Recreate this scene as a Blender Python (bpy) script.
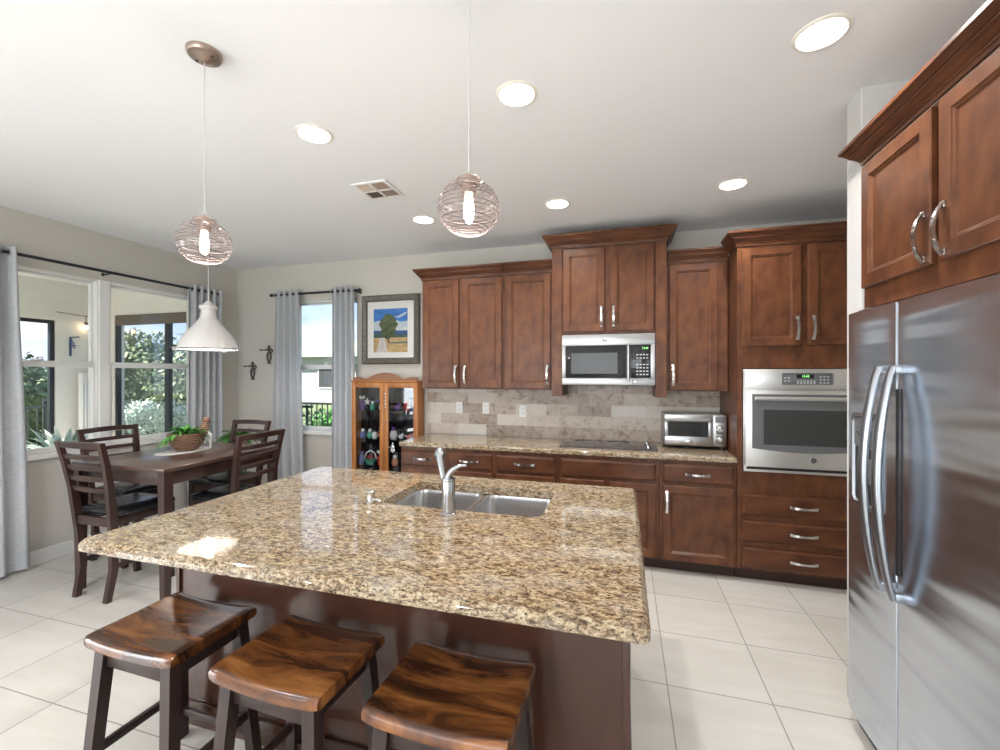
import bpy, bmesh, math, random
from mathutils import Vector, Matrix, noise
random.seed(7)
S = bpy.context.scene
for o in list(bpy.data.objects): bpy.data.objects.remove(o)
COL = S.collection
PI = math.pi

# ------------------------------------------------------------------ camera
cam = bpy.data.cameras.new('camera'); cam.sensor_width = 36; cam.lens = 36*429/1000
cam.clip_start = 0.02; cam.clip_end = 300
co = bpy.data.objects.new('camera', cam); COL.objects.link(co)
co.location = (0, 0, 1.52); co.rotation_euler = (PI/2, 0, math.atan(124/429.))
S.camera = co
# ------------------------------------------------------------------ world
W = bpy.data.worlds.new('world'); S.world = W; W.use_nodes = True
nt = W.node_tree; nt.nodes.clear()
def N(nt, t, **k):
    n = nt.nodes.new(t)
    for a, b in k.items():
        if a.startswith('i_'):
            key = a[2:]; n.inputs[int(key) if key.isdigit() else key.replace('_', ' ')].default_value = b
        else: setattr(n, a, b)
    return n
tc = N(nt, 'ShaderNodeTexCoord'); sx = N(nt, 'ShaderNodeSeparateXYZ')
nt.links.new(tc.outputs['Generated'], sx.inputs[0])
r = N(nt, 'ShaderNodeValToRGB'); r.color_ramp.elements[0].position = 0.0; r.color_ramp.elements[0].color = (.50, .65, .86, 1)
r.color_ramp.elements[1].position = .55; r.color_ramp.elements[1].color = (.16, .38, .80, 1)
nt.links.new(sx.outputs['Z'], r.inputs[0])
mp = N(nt, 'ShaderNodeMapping'); mp.inputs['Scale'].default_value = (1.6, 1.6, 5); nt.links.new(tc.outputs['Generated'], mp.inputs[0])
nz = N(nt, 'ShaderNodeTexNoise'); nz.inputs['Scale'].default_value = 2.2; nz.inputs['Detail'].default_value = 5
nt.links.new(mp.outputs[0], nz.inputs['Vector'])
r2 = N(nt, 'ShaderNodeValToRGB'); r2.color_ramp.elements[0].position = .45; r2.color_ramp.elements[1].position = .68
nt.links.new(nz.outputs[0], r2.inputs[0])
mx = N(nt, 'ShaderNodeMix', data_type='RGBA'); nt.links.new(r2.outputs[0], mx.inputs[0]); nt.links.new(r.outputs[0], mx.inputs[6])
mx.inputs[7].default_value = (.80, .84, .90, 1)
bg = N(nt, 'ShaderNodeBackground'); bg.inputs[1].default_value = 1.1
wo = N(nt, 'ShaderNodeOutputWorld'); nt.links.new(mx.outputs[2], bg.inputs[0]); nt.links.new(bg.outputs[0], wo.inputs[0])
# ------------------------------------------------------------------ sun, exposure, lamp powers
sun = bpy.data.lights.new('sun', 'SUN'); sun.energy = 14; sun.angle = .02; sun.color = (1, .95, .86)
so = bpy.data.objects.new('sun', sun); COL.objects.link(so)
so.rotation_euler = Vector((.50, .42, -.76)).to_track_quat('-Z', 'Y').to_euler()
S.view_settings.view_transform = 'Standard'; S.view_settings.look = 'None'
S.view_settings.gamma = 1; S.view_settings.use_curve_mapping = False
S.view_settings.exposure = 0.60
CAN_POWER = 10.5; PENDANT_POWER = 3.2
# daylight lamps added outside the glazing behind the viewer to brighten the room
def fill_daylight(name, loc, rot, sx, sy, power):
    l = bpy.data.lights.new(name, 'AREA'); l.shape = 'RECTANGLE'; l.size = sx; l.size_y = sy; l.energy = power; l.color = (.92, .96, 1.0)
    o = bpy.data.objects.new(name, l); COL.objects.link(o); o.location = loc; o.rotation_euler = rot
fill_daylight('fill_daylight_front', (-1.3, -4.25, 1.35), (PI/2-.30, 0, 0), 4.2, 1.9, 100)
fill_daylight('fill_daylight_left', (-4.72, -1.45, 1.05), (PI/2-.25, 0, -PI/2), 2.1, 1.9, 105)

# ------------------------------------------------------------------ helpers
class MB:
    def __init__(s): s.bm = bmesh.new(); s.mi = 0
    def _m(s, fs):
        for f in fs: f.material_index = s.mi
    def box(s, x0, x1, y0, y1, z0, z1, bv=0, seg=2, M=None):
        r = bmesh.ops.create_cube(s.bm, size=1)
        vs = r['verts']
        for v in vs:
            v.co = Vector(((x0+x1)/2+v.co.x*(x1-x0), (y0+y1)/2+v.co.y*(y1-y0), (z0+z1)/2+v.co.z*(z1-z0)))
            if M: v.co = M @ v.co
        fs = list({f for v in vs for f in v.link_faces})
        s._m(fs)
        if bv:
            es = list({e for v in vs for e in v.link_edges})
            q = bmesh.ops.bevel(s.bm, geom=es, offset=bv, segments=seg, affect='EDGES', profile=.5, material=-1)
            s._m(q['faces'])
        return s
    def face(s, pts):
        f = s.bm.faces.new([s.bm.verts.new(p) for p in pts]); f.material_index = s.mi; return s
    def rings(s, R, closed=True, cap0=True, cap1=True, loop=False):
        """R: list of rings (lists of points), skinned together"""
        L = [[s.bm.verts.new(p) for p in ring] for ring in R]
        n = len(L[0]); fs = []
        pairs = list(zip(L, L[1:])) + ([(L[-1], L[0])] if loop else [])
        for a, b in pairs:
            for i in range(n if closed else n-1):
                j = (i+1) % n
                try: fs.append(s.bm.faces.new((a[i], a[j], b[j], b[i])))
                except ValueError: pass
        if not loop and closed:
            if cap0: fs.append(s.bm.faces.new(L[0][::-1]))
            if cap1: fs.append(s.bm.faces.new(L[-1]))
        s._m(fs); return s
    def tube(s, pts, r, seg=8, flat=None, closed=False):
        """round (or elliptical: flat=(a,b) factors) tube along pts"""
        P = [Vector(p) for p in pts]; n = len(P)
        rr = r if isinstance(r, (list, tuple)) else [r]*n
        T = []
        for i in range(n):
            if closed: t = P[(i+1) % n]-P[i-1]
            else: t = P[min(i+1, n-1)]-P[max(i-1, 0)]
            T.append(t.normalized())
        up = Vector((0, 0, 1)) if abs(T[0].z) < .9 else Vector((0, 1, 0))
        u = T[0].cross(up).normalized(); R = []
        for i in range(n):
            u = (u - T[i]*u.dot(T[i])).normalized(); w = T[i].cross(u)
            a, b = flat if flat else (1, 1)
            R.append([P[i]+u*(rr[i]*a*math.cos(2*PI*k/seg))+w*(rr[i]*b*math.sin(2*PI*k/seg)) for k in range(seg)])
        return s.rings(R, loop=closed)
    def bar(s, pts, w, h, side=(1, 0, 0)):
        """rectangular bar along pts, w measured along 'side', h across"""
        P = [Vector(p) for p in pts]; n = len(P); R = []; sd = Vector(side).normalized()
        W_ = w if isinstance(w, (list, tuple)) else [w]*n; H_ = h if isinstance(h, (list, tuple)) else [h]*n
        for i in range(n):
            t = (P[min(i+1, n-1)]-P[max(i-1, 0)]).normalized()
            q = t.cross(sd).normalized(); p2 = sd*(W_[i]/2); q2 = q*(H_[i]/2)
            R.append([P[i]-p2-q2, P[i]+p2-q2, P[i]+p2+q2, P[i]-p2+q2])
        return s.rings(R)
    def lathe(s, prof, seg=24, c=(0, 0, 0), axis='Z', cap=True):
        c = Vector(c); R = []
        for (r_, z) in prof:
            ring = []
            for k in range(seg):
                a = 2*PI*k/seg; x, y = max(r_, 1e-5)*math.cos(a), max(r_, 1e-5)*math.sin(a)
                p = {'Z': (x, y, z), 'Y': (x, z, -y), 'X': (z, x, y)}[axis]
                ring.append(c+Vector(p))
            R.append(ring)
        return s.rings(R, cap0=cap, cap1=cap)
    def ball(s, c, r, sub=2, sc=(1, 1, 1), M=None):
        q = bmesh.ops.create_icosphere(s.bm, subdivisions=sub, radius=r)
        for v in q['verts']:
            p = Vector((v.co.x*sc[0], v.co.y*sc[1], v.co.z*sc[2]))
            if M: p = M @ p
            v.co = p+Vector(c)
        s._m({f for v in q['verts'] for f in v.link_faces}); return s
    def prism(s, poly, f, d):
        """poly 2d -> f(x,y,depth)"""
        return s.rings([[f(x, y, 0) for x, y in poly], [f(x, y, d) for x, y in poly]])
    def build(s, name, mats, parent=None, loc=(0, 0, 0), rot=(0, 0, 0), smooth=35):
        bmesh.ops.recalc_face_normals(s.bm, faces=s.bm.faces)
        me = bpy.data.meshes.new(name); s.bm.to_mesh(me); s.bm.free()
        for m in (mats if isinstance(mats, (list, tuple)) else [mats]): me.materials.append(m)
        if smooth:
            me.shade_smooth(); me.set_sharp_from_angle(angle=math.radians(smooth))
        o = bpy.data.objects.new(name, me); COL.objects.link(o)
        o.location = loc; o.rotation_euler = rot
        if parent: o.parent = parent
        return o
def tag(o, label=None, cat=None, group=None, kind=None):
    if label: o['label'] = label
    if cat: o['category'] = cat
    if group: o['group'] = group
    if kind: o['kind'] = kind
    return o
def thing(name, label, cat, loc=(0, 0, 0), rz=0, group=None):
    o = bpy.data.objects.new(name, None); COL.objects.link(o); o.empty_display_size = .05
    o.location = loc; o.rotation_euler = (0, 0, rz); return tag(o, label, cat, group)
def copy_tree(o, parent=None):
    c = o.copy(); COL.objects.link(c)
    if parent: c.parent = parent
    for ch in o.children: copy_tree(ch, c)
    return c
def copy_thing(o, loc, rz=0, label=None, group=None):
    c = copy_tree(o); c.location = loc; c.rotation_euler = (0, 0, rz)
    if label: c['label'] = label
    if group: c['group'] = group
    return c
def light(name, kind, parent, loc, power, size=.1, color=(1, .93, .84), rot=(0, 0, 0), spot=None):
    l = bpy.data.lights.new(name, kind); l.energy = power; l.color = color
    if kind == 'AREA': l.shape = 'DISK'; l.size = size
    else: l.shadow_soft_size = size
    if spot: l.spot_size = spot; l.spot_blend = .6
    o = bpy.data.objects.new(name, l); COL.objects.link(o); o.location = loc; o.rotation_euler = rot
    if parent: o.parent = parent
    return o

# ------------------------------------------------------------------ materials
def mat(name, col=(.8, .8, .8), rough=.5, metal=0, coat=0, emit=None, es=0, spec=.5, trans=0, ior=1.45):
    m = bpy.data.materials.new(name); m.use_nodes = True; b = m.node_tree.nodes['Principled BSDF']
    b.inputs['Base Color'].default_value = (*col, 1); b.inputs['Roughness'].default_value = rough
    b.inputs['Metallic'].default_value = metal; b.inputs['Coat Weight'].default_value = coat
    b.inputs['Coat Roughness'].default_value = .12
    b.inputs['Specular IOR Level'].default_value = spec
    b.inputs['Transmission Weight'].default_value = trans; b.inputs['IOR'].default_value = ior
    if emit: b.inputs['Emission Color'].default_value = (*emit, 1); b.inputs['Emission Strength'].default_value = es
    return m
def ramp(nt, fac, stops, interp='LINEAR'):
    r = nt.nodes.new('ShaderNodeValToRGB'); cr = r.color_ramp; cr.interpolation = interp
    while len(cr.elements) < len(stops): cr.elements.new(.5)
    for e, (p, c) in zip(cr.elements, stops): e.position = p; e.color = (*c, 1)
    nt.links.new(fac, r.inputs[0]); return r.outputs[0]
def nodes(m): nt = m.node_tree; return nt, nt.nodes['Principled BSDF']
def coords(nt, scale=(1, 1, 1), loc=(0, 0, 0), rot=(0, 0, 0), kind='Object'):
    t = nt.nodes.new('ShaderNodeTexCoord'); mp = nt.nodes.new('ShaderNodeMapping')
    mp.inputs['Scale'].default_value = scale; mp.inputs['Location'].default_value = loc; mp.inputs['Rotation'].default_value = rot
    nt.links.new(t.outputs[kind], mp.inputs[0]); return mp.outputs[0]
def noise_n(nt, vec, sc, det=4, rough=.5, dist=0):
    n = nt.nodes.new('ShaderNodeTexNoise'); n.inputs['Scale'].default_value = sc; n.inputs['Detail'].default_value = det
    n.inputs['Roughness'].default_value = rough; n.inputs['Distortion'].default_value = dist
    nt.links.new(vec, n.inputs['Vector']); return n.outputs[0]
def mixc(nt, fac, a, b, mode='MIX'):
    n = nt.nodes.new('ShaderNodeMix'); n.data_type = 'RGBA'; n.blend_type = mode
    for sock, v in ((0, fac), (6, a), (7, b)):
        if isinstance(v, (int, float)): n.inputs[sock].default_value = v
        elif isinstance(v, tuple): n.inputs[sock].default_value = (*v, 1)
        else: nt.links.new(v, n.inputs[sock])
    return n.outputs[2]
def bump(nt, b, h, st=.2, d=.002):
    n = nt.nodes.new('ShaderNodeBump'); n.inputs['Strength'].default_value = st; n.inputs['Distance'].default_value = d
    nt.links.new(h, n.inputs['Height']); nt.links.new(n.outputs[0], b.inputs['Normal'])
def noisy(name, c1, c2, sc=8, stretch=(1, 1, 1), rough=.5, det=5, lo=.35, hi=.65, bs=0, dist=0, **k):
    m = mat(name, c1, rough, **k); nt, b = nodes(m)
    v = coords(nt, stretch); n = noise_n(nt, v, sc, det, .55, dist)
    nt.links.new(ramp(nt, n, [(lo, c1), (hi, c2)]), b.inputs['Base Color'])
    if bs: bump(nt, b, n, bs)
    return m
M = {}
M['wall'] = noisy('wall_paint', (.60, .575, .53), (.615, .59, .545), 60, rough=.85, bs=.05)
M['wallw'] = noisy('white_wall_paint', (.60, .595, .58), (.62, .615, .60), 60, rough=.85)
M['ceil'] = noisy('ceiling_paint', (.86, .87, .89), (.88, .89, .91), 90, rough=.95, bs=.05)
M['white'] = mat('white_trim', (.82, .82, .81), .4)
M['plastic'] = mat('white_plastic', (.85, .85, .83), .35)
M['cherry'] = noisy('cherry_wood', (.066, .0225, .0115), (.160, .060, .0245), 8, (1.6, 1.6, .9), rough=.36, det=7, lo=.32, hi=.70, coat=.06, spec=.35)
M['cherryh'] = noisy('cherry_wood_crosswise', (.066, .0225, .0115), (.142, .051, .021), 8, (.8, 1.6, 1.6), rough=.36, det=7, lo=.32, hi=.70, coat=.06, spec=.35)
M['islandwood'] = noisy('island_panel_wood', (.050, .020, .013), (.068, .027, .017), 5, (1, 1, .5), rough=.24, coat=.35)
M['toe'] = mat('toe_kick_wood', (.045, .018, .012), .5)
M['espresso'] = noisy('espresso_wood', (.028, .013, .011), (.055, .026, .022), 6, (1, 1, .4), rough=.33, coat=.2)
M['tabletop'] = noisy('table_top_wood', (.055, .028, .022), (.10, .055, .043), 5, (3, .35, 1), rough=.28, det=8, coat=.3)
M['oak'] = noisy('honey_oak', (.30, .105, .022), (.48, .19, .048), 9, (2, 2, .25), rough=.4, det=8, coat=.2)
M['oakdk'] = noisy('scroll_oak', (.20, .08, .035), (.30, .13, .06), 9, (.3, 2, 2), rough=.4, det=8)
M['leather'] = noisy('black_leather', (.012, .013, .015), (.02, .021, .023), 90, rough=.22, bs=.15)
M['steel'] = mat('brushed_steel', (.45, .45, .455), .32, 1)
nt, b = nodes(M['steel']); n = noise_n(nt, coords(nt, (3, 3, 260)), 3, 2); bump(nt, b, n, .03, .001)
M['fsteel'] = mat('fridge_steel', (.64, .70, .78), .23, 1)
M['hsteel'] = mat('handle_steel', (.36, .38, .41), .30, 1)
nt, b = nodes(M['fsteel'])
v = coords(nt, (.35, .35, 3.0)); n = noise_n(nt, v, 1.6, 2); bump(nt, b, n, .9, .03)
M['nickel'] = mat('brushed_nickel', (.66, .65, .63), .24, 1)
M['chrome'] = mat('chrome', (.45, .46, .49), .16, 1)
M['sinksteel'] = mat('sink_steel', (.62, .62, .63), .24, 1)
M['ovenwhite'] = mat('oven_steel', (.70, .70, .69), .32, .85)
M['blackglass'] = mat('black_glass', (.018, .018, .02), .05, 0, 0)
M['greyglass'] = mat('oven_window_glass', (.05, .052, .052), .12, spec=.35)
M['blackplastic'] = mat('black_plastic', (.02, .02, .022), .35)
M['greyplastic'] = mat('grey_plastic', (.13, .135, .14), .35)
M['cooktop'] = mat('cooktop_glass', (.05, .045, .045), .04)
M['rod'] = mat('bronze_rod', (.035, .038, .05), .35, .6)
M['bronze'] = mat('dark_bronze_aluminium', (.022, .028, .035), .4, .2)
M['iron'] = mat('dark_iron', (.10, .095, .09), .45, .5)
M['green_led'] = mat('green_display', (.05, .3, .05), .5, emit=(.3, 1, .25), es=1.6)
M['key'] = mat('key_print', (.5, .52, .54), .5)
M['bulb'] = mat('bulb_glow', (1, 1, 1), .5, emit=(1, .86, .70), es=7)
M['canlens'] = mat('recessed_lens', (1, 1, 1), .5, emit=(1, .96, .90), es=5)
M['cantrim'] = mat('recessed_trim', (.9, .87, .78), .4)
M['lampwhite'] = mat('white_enamel', (.78, .75, .735), .25, coat=.4)
M['cordw'] = mat('clear_cord', (.62, .60, .60), .3)
M['copper'] = mat('aged_nickel_canopy', (.42, .33, .28), .3, .9)
M['soil'] = noisy('soil', (.03, .02, .012), (.06, .04, .025), 60)
M['leaf'] = noisy('leaf_green', (.035, .16, .02), (.10, .34, .06), 9, rough=.4)
M['leafp'] = noisy('pale_leaf', (.45, .60, .50), (.75, .82, .78), 9, rough=.5)
M['hedge'] = noisy('hedge_leaf', (.05, .095, .035), (.14, .20, .09), 5, rough=.6)
M['bark'] = noisy('bark', (.06, .045, .03), (.12, .09, .06), 20)
M['grass'] = noisy('lawn', (.09, .12, .05), (.13, .17, .08), 12, rough=.9)
M['wicker'] = mat('wicker', (.30, .13, .06), .7)
nt, b = nodes(M['wicker']); w_ = nt.nodes.new('ShaderNodeTexWave'); w_.inputs['Scale'].default_value = 22; w_.inputs['Distortion'].default_value = 4
w_.bands_direction = 'Z'; nt.links.new(coords(nt), w_.inputs['Vector'])
nt.links.new(ramp(nt, w_.outputs[0], [(0, (.10, .05, .03)), (1, (.34, .19, .12))]), b.inputs['Base Color']); bump(nt, b, w_.outputs[0], .8, .004)
M['ribbon'] = mat('white_ribbon', (.82, .78, .78), .6)
M['cloth'] = noisy('placemat_cloth', (.62, .60, .57), (.72, .70, .67), 120, rough=.8, bs=.3)
M['terracotta'] = mat('pot_glaze', (.35, .30, .26), .4)
M['gframe'] = noisy('antique_silver_frame', (.07, .06, .05), (.21, .19, .16), 70, rough=.42, metal=.5, bs=.6)
M['matboard'] = mat('mat_board', (.80, .79, .77), .8)
M['mirror'] = mat('smoked_mirror_back', (.07, .07, .085), .08, .9)
M['stucco'] = noisy('lanai_stucco', (.72, .70, .66), (.78, .76, .72), 40, rough=.9, bs=.1)
M['lanaiceil'] = mat('lanai_ceiling', (.85, .84, .80), .9)
M['housew'] = noisy('house_stucco', (.38, .37, .35), (.44, .43, .41), 6, rough=.9)
M['roofg'] = noisy('grey_roof', (.16, .22, .19), (.24, .30, .26), 14, rough=.9)
# curtain fabric
def curtain_mat():
    m = mat('grey_curtain', (.47, .48, .50), .9); nt, b = nodes(m)
    n = noise_n(nt, coords(nt, (30, 30, 260)), 1, 3, .6); n2 = noise_n(nt, coords(nt, (5, 5, 8)), 1, 2)
    c = ramp(nt, n, [(.3, (.50, .52, .56)), (.7, (.72, .74, .77))])
    nt.links.new(c, b.inputs['Base Color']); bump(nt, b, n, .25)
    tr = nt.nodes.new('ShaderNodeBsdfTranslucent'); tr.inputs[0].default_value = (.62, .64, .68, 1)
    ms = nt.nodes.new('ShaderNodeMixShader'); ms.inputs[0].default_value = .22
    out = nt.nodes['Material Output']; nt.links.new(b.outputs[0], ms.inputs[1]); nt.links.new(tr.outputs[0], ms.inputs[2]); nt.links.new(ms.outputs[0], out.inputs[0])
    return m
M['curtain'] = curtain_mat()
# window / cabinet glass: a real pane, mostly clear with fresnel reflections
def pane_mat(name, tint=(1, 1, 1), ior=1.35, rough=.0, gl=(.9, .9, .9)):
    m = bpy.data.materials.new(name); m.use_nodes = True; nt = m.node_tree; nt.nodes.clear()
    t = N(nt, 'ShaderNodeBsdfTransparent'); t.inputs[0].default_value = (*tint, 1)
    g = N(nt, 'ShaderNodeBsdfGlossy'); g.inputs['Roughness'].default_value = rough; g.inputs[0].default_value = (*gl, 1)
    lw = N(nt, 'ShaderNodeLayerWeight'); lw.inputs[0].default_value = .5
    pw = N(nt, 'ShaderNodeMath', operation='POWER'); pw.inputs[1].default_value = 3.5; nt.links.new(lw.outputs['Facing'], pw.inputs[0])
    f0 = ((ior-1)/(ior+1))**2
    f = N(nt, 'ShaderNodeMath', operation='MULTIPLY_ADD'); f.inputs[1].default_value = 1-f0; f.inputs[2].default_value = f0; nt.links.new(pw.outputs[0], f.inputs[0])
    ms = N(nt, 'ShaderNodeMixShader'); o = N(nt, 'ShaderNodeOutputMaterial')
    nt.links.new(f.outputs[0], ms.inputs[0]); nt.links.new(t.outputs[0], ms.inputs[1]); nt.links.new(g.outputs[0], ms.inputs[2]); nt.links.new(ms.outputs[0], o.inputs[0])
    return m
M['glass'] = pane_mat('window_glass', (.98, .98, .98), 1.35)
M['curioglass'] = pane_mat('curio_glass', (.9, .92, .93), 1.5)
M['globe'] = pane_mat('blown_pendant_glass', (.93, .895, .89), 1.5, .03, (.9, .88, .88))
M['thread'] = mat('glass_thread', (.20, .165, .165), .12, .3)
# frosted screen (privacy film lower panes)
# granite
def granite():
    m = mat('granite', (.5, .4, .3), .065, spec=.55, coat=.3); nt, b = nodes(m); b.inputs['Coat Roughness'].default_value = .03
    v = coords(nt, (1, 1.9, 1.9), rot=(0, 0, .12)); 
    n1 = noise_n(nt, v, 44, 7, .74, .5)
    c = ramp(nt, n1, [(.32, (.025, .017, .012)), (.41, (.085, .053, .030)), (.475, (.23, .155, .085)), (.55, (.42, .33, .21)), (.70, (.59, .49, .345))])
    n2 = noise_n(nt, v, 7, 3, .6)
    c = mixc(nt, ramp(nt, n2, [(.45, (0, 0, 0)), (.72, (.45, .45, .45))]), c, (.46, .43, .39))
    vo = nt.nodes.new('ShaderNodeTexVoronoi'); vo.inputs['Scale'].default_value = 75; nt.links.new(v, vo.inputs['Vector'])
    n3 = noise_n(nt, v, 100, 2, .5)
    d = ramp(nt, n3, [(.34, (1, 1, 1)), (.43, (0, 0, 0))])
    c = mixc(nt, d, c, (.035, .025, .02))
    n4 = noise_n(nt, v, 52, 3, .5, 1.0)
    d = ramp(nt, n4, [(.60, (0, 0, 0)), (.68, (.8, .8, .8))])
    c = mixc(nt, d, c, (.20, .115, .055))
    nt.links.new(c, b.inputs['Base Color']); return m
M['granite'] = granite()
# floor tile
def tile_floor():
    m = mat('floor_tile', (.7, .68, .64), .16, spec=.45); nt, b = nodes(m)
    v = coords(nt, (1, 1, 1), (-.204, -3.165+.458*20, 0)); v2 = coords(nt, (1, 1, 1))
    br = nt.nodes.new('ShaderNodeTexBrick'); br.offset = 0; br.squash = 1
    br.inputs['Scale'].default_value = 1; br.inputs['Brick Width'].default_value = .457; br.inputs['Row Height'].default_value = .458
    br.inputs['Mortar Size'].default_value = .0032; br.inputs['Mortar Smooth'].default_value = .1; br.inputs['Bias'].default_value = 0
    br.inputs['Color1'].default_value = (.60, .575, .535, 1); br.inputs['Color2'].default_value = (.65, .625, .585, 1); br.inputs['Mortar'].default_value = (.30, .28, .255, 1)
    mp = v.node; mp.inputs['Location'].default_value = (-.204+.457*40, -3.165+.458*40, 0)
    nt.links.new(v, br.inputs['Vector'])
    n = noise_n(nt, coords(nt, (1.2, 5, 1)), 1.6, 6, .6, .8)
    c = mixc(nt, .35, br.outputs[0], ramp(nt, n, [(.35, (.78, .76, .72)), (.65, (1, 1, 1))]), 'MULTIPLY')
    nt.links.new(c, b.inputs['Base Color'])
    rr = nt.nodes.new('ShaderNodeMapRange'); rr.inputs[3].default_value = .15; rr.inputs[4].default_value = .8
    nt.links.new(br.outputs['Fac'], rr.inputs[0]); nt.links.new(rr.outputs[0], b.inputs['Roughness'])
    bump(nt, b, br.outputs['Fac'], -.3, .002); return m
M['floor'] = tile_floor()
def splash():
    m = mat('travertine_tile', (.6, .55, .48), .35); nt, b = nodes(m)
    t = nt.nodes.new('ShaderNodeTexCoord'); sp = nt.nodes.new('ShaderNodeSeparateXYZ'); cb = nt.nodes.new('ShaderNodeCombineXYZ')
    nt.links.new(t.outputs['Object'], sp.inputs[0]); nt.links.new(sp.outputs['X'], cb.inputs[0]); nt.links.new(sp.outputs['Z'], cb.inputs[1])
    mp = nt.nodes.new('ShaderNodeMapping'); mp.inputs['Location'].default_value = (10, 10-.914, 0); nt.links.new(cb.outputs[0], mp.inputs[0]); 
    br = nt.nodes.new('ShaderNodeTexBrick'); br.offset = .37; br.inputs['Scale'].default_value = 1
    mp.inputs['Location'].default_value = (.305*40, .107*100-.914, 0)
    br.inputs['Brick Width'].default_value = .305; br.inputs['Row Height'].default_value = .107; br.inputs['Mortar Size'].default_value = .0014
    br.inputs['Color1'].default_value = (0, 0, 0, 1); br.inputs['Color2'].default_value = (1, 1, 1, 1); br.inputs['Mortar'].default_value = (.5, .5, .5, 1)
    nt.links.new(mp.outputs[0], br.inputs['Vector'])
    base = ramp(nt, br.outputs[0], [(.05, (.37, .295, .245)), (.4, (.49, .41, .345)), (.75, (.55, .48, .41)), (1, (.66, .62, .565))])
    n = noise_n(nt, mp.outputs[0], 13, 9, .74, .6)
    # strength of veining differs from tile to tile
    vein = ramp(nt, n, [(.36, (.36, .28, .23)), (.47, (.85, .80, .76)), (.56, (1, 1, 1)), (.7, (.9, .9, .9))])
    st = ramp(nt, br.outputs[0], [(.1, (1, 1, 1)), (.55, (.75, .75, .75)), (.85, (.2, .2, .2))])
    c = mixc(nt, st, base, mixc(nt, 1.0, base, vein, 'MULTIPLY'))
    c = mixc(nt, br.outputs['Fac'], c, (.50, .46, .41))
    nt.links.new(c, b.inputs['Base Color']); bump(nt, b, br.outputs['Fac'], -.3, .002); return m
M['splash'] = splash()
def acacia():
    m = mat('acacia_seat', (.3, .1, .03), .20, coat=.5); nt, b = nodes(m)
    v = coords(nt, (1.3, 7.0, 2)); oi = nt.nodes.new('ShaderNodeObjectInfo'); ad = nt.nodes.new('ShaderNodeVectorMath'); ad.operation = 'MULTIPLY_ADD'; ad.inputs[1].default_value = (9, 7, 5); nt.links.new(oi.outputs['Random'], ad.inputs[0]); nt.links.new(v, ad.inputs[2]); v = ad.outputs[0]; n = noise_n(nt, v, 2.1, 7, .6, .7)
    c = ramp(nt, n, [(.33, (.022, .008, .004)), (.45, (.075, .025, .009)), (.55, (.19, .066, .018)), (.70, (.36, .145, .042))])
    k = nt.nodes.new('ShaderNodeTexVoronoi'); k.inputs['Scale'].default_value = 5.2; nt.links.new(coords(nt, (1, 1.6, 1), (.3, .2, 0)), k.inputs['Vector'])
    c = mixc(nt, ramp(nt, k.outputs['Distance'], [(.03, (.8, .8, .8)), (.09, (0, 0, 0))]), c, (.03, .01, .005))
    nt.links.new(c, b.inputs['Base Color']); return m
M['acacia'] = acacia()
M['blackwood'] = noisy('black_stool_wood', (.022, .013, .012), (.045, .026, .023), 8, (1, 1, .3), rough=.35)

# ------------------------------------------------------------------ room shell
XL, XR, YB, YF, ZC = -4.53, 1.78, 4.13, -4.0, 2.80
T = .14
def struct(name, mb, m, **k): return tag(mb.build(name, m, smooth=k.pop('smooth', None), **k), kind='structure')
mb = MB().box(XL-T, XR+T, YF-T, YB+T, -.1, 0); struct('floor', mb, M['floor'])
K = 1.016
CANS = [(-1.580, 1.915), (-.470, 1.900), (.711, 1.880), (-1.585, 3.220), (-.478, 3.200), (.701, 3.195)]
FILL_CANS = [(x, y) for x, y in ((-3.2, .3), (-3.2, -1.4), (-1.3, -1.4), (.6, -1.4), (-3.2, -3.0), (-1.3, -3.0), (.6, -3.0))]  # extra ceiling lights out of view, added to raise the room's brightness
mb = MB(); bm = mb.bm
def cring(x, y, z, r, n=40): return [bm.verts.new((x+r*math.cos(2*PI*k/n), y+r*math.sin(2*PI*k/n), z)) for k in range(n)]
rc = [bm.verts.new(p+(ZC,)) for p in ((XL-T, YF-T), (XR+T, YF-T), (XR+T, YB+T), (XL-T, YB+T))]
E_ = [bm.edges.new((rc[i], rc[(i+1) % 4])) for i in range(4)]
for x, y in CANS+FILL_CANS:
    a = cring(x, y, ZC, .078); b_ = cring(x, y, ZC+.11, .078); n = len(a)
    for i in range(n): bm.faces.new((a[i], a[(i+1) % n], b_[(i+1) % n], b_[i]))
    bm.faces.new(b_)
    E_ += [bm.edges.get((a[i], a[(i+1) % n])) for i in range(n)]
bmesh.ops.triangle_fill(bm, edges=E_, use_beauty=True)
up = [bm.verts.new(p+(ZC+.14,)) for p in ((XL-T, YF-T), (XR+T, YF-T), (XR+T, YB+T), (XL-T, YB+T))]
bm.faces.new(up)
for i in range(4): bm.faces.new((rc[i], rc[(i+1) % 4], up[(i+1) % 4], up[i]))
struct('ceiling', mb, M['ceil'])
# left wall: twin window Y 1.98..3.48, z .88..2.37 ; added sliding door Y -2.6..-.4
WY0, WY1, WZ0, WZ1 = 1.87, 3.61, .885, 2.375
mb = MB()
mb.box(XL-T, XL, YF, -2.6, 0, ZC).box(XL-T, XL, -2.6, -.3, 2.1, ZC).box(XL-T, XL, -.3, WY0, 0, ZC)
mb.box(XL-T, XL, WY0, WY1, 0, WZ0).box(XL-T, XL, WY0, WY1, WZ1, ZC).box(XL-T, XL, WY1, YB, 0, ZC)
struct('wall_left', mb, M['wall'])
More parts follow.
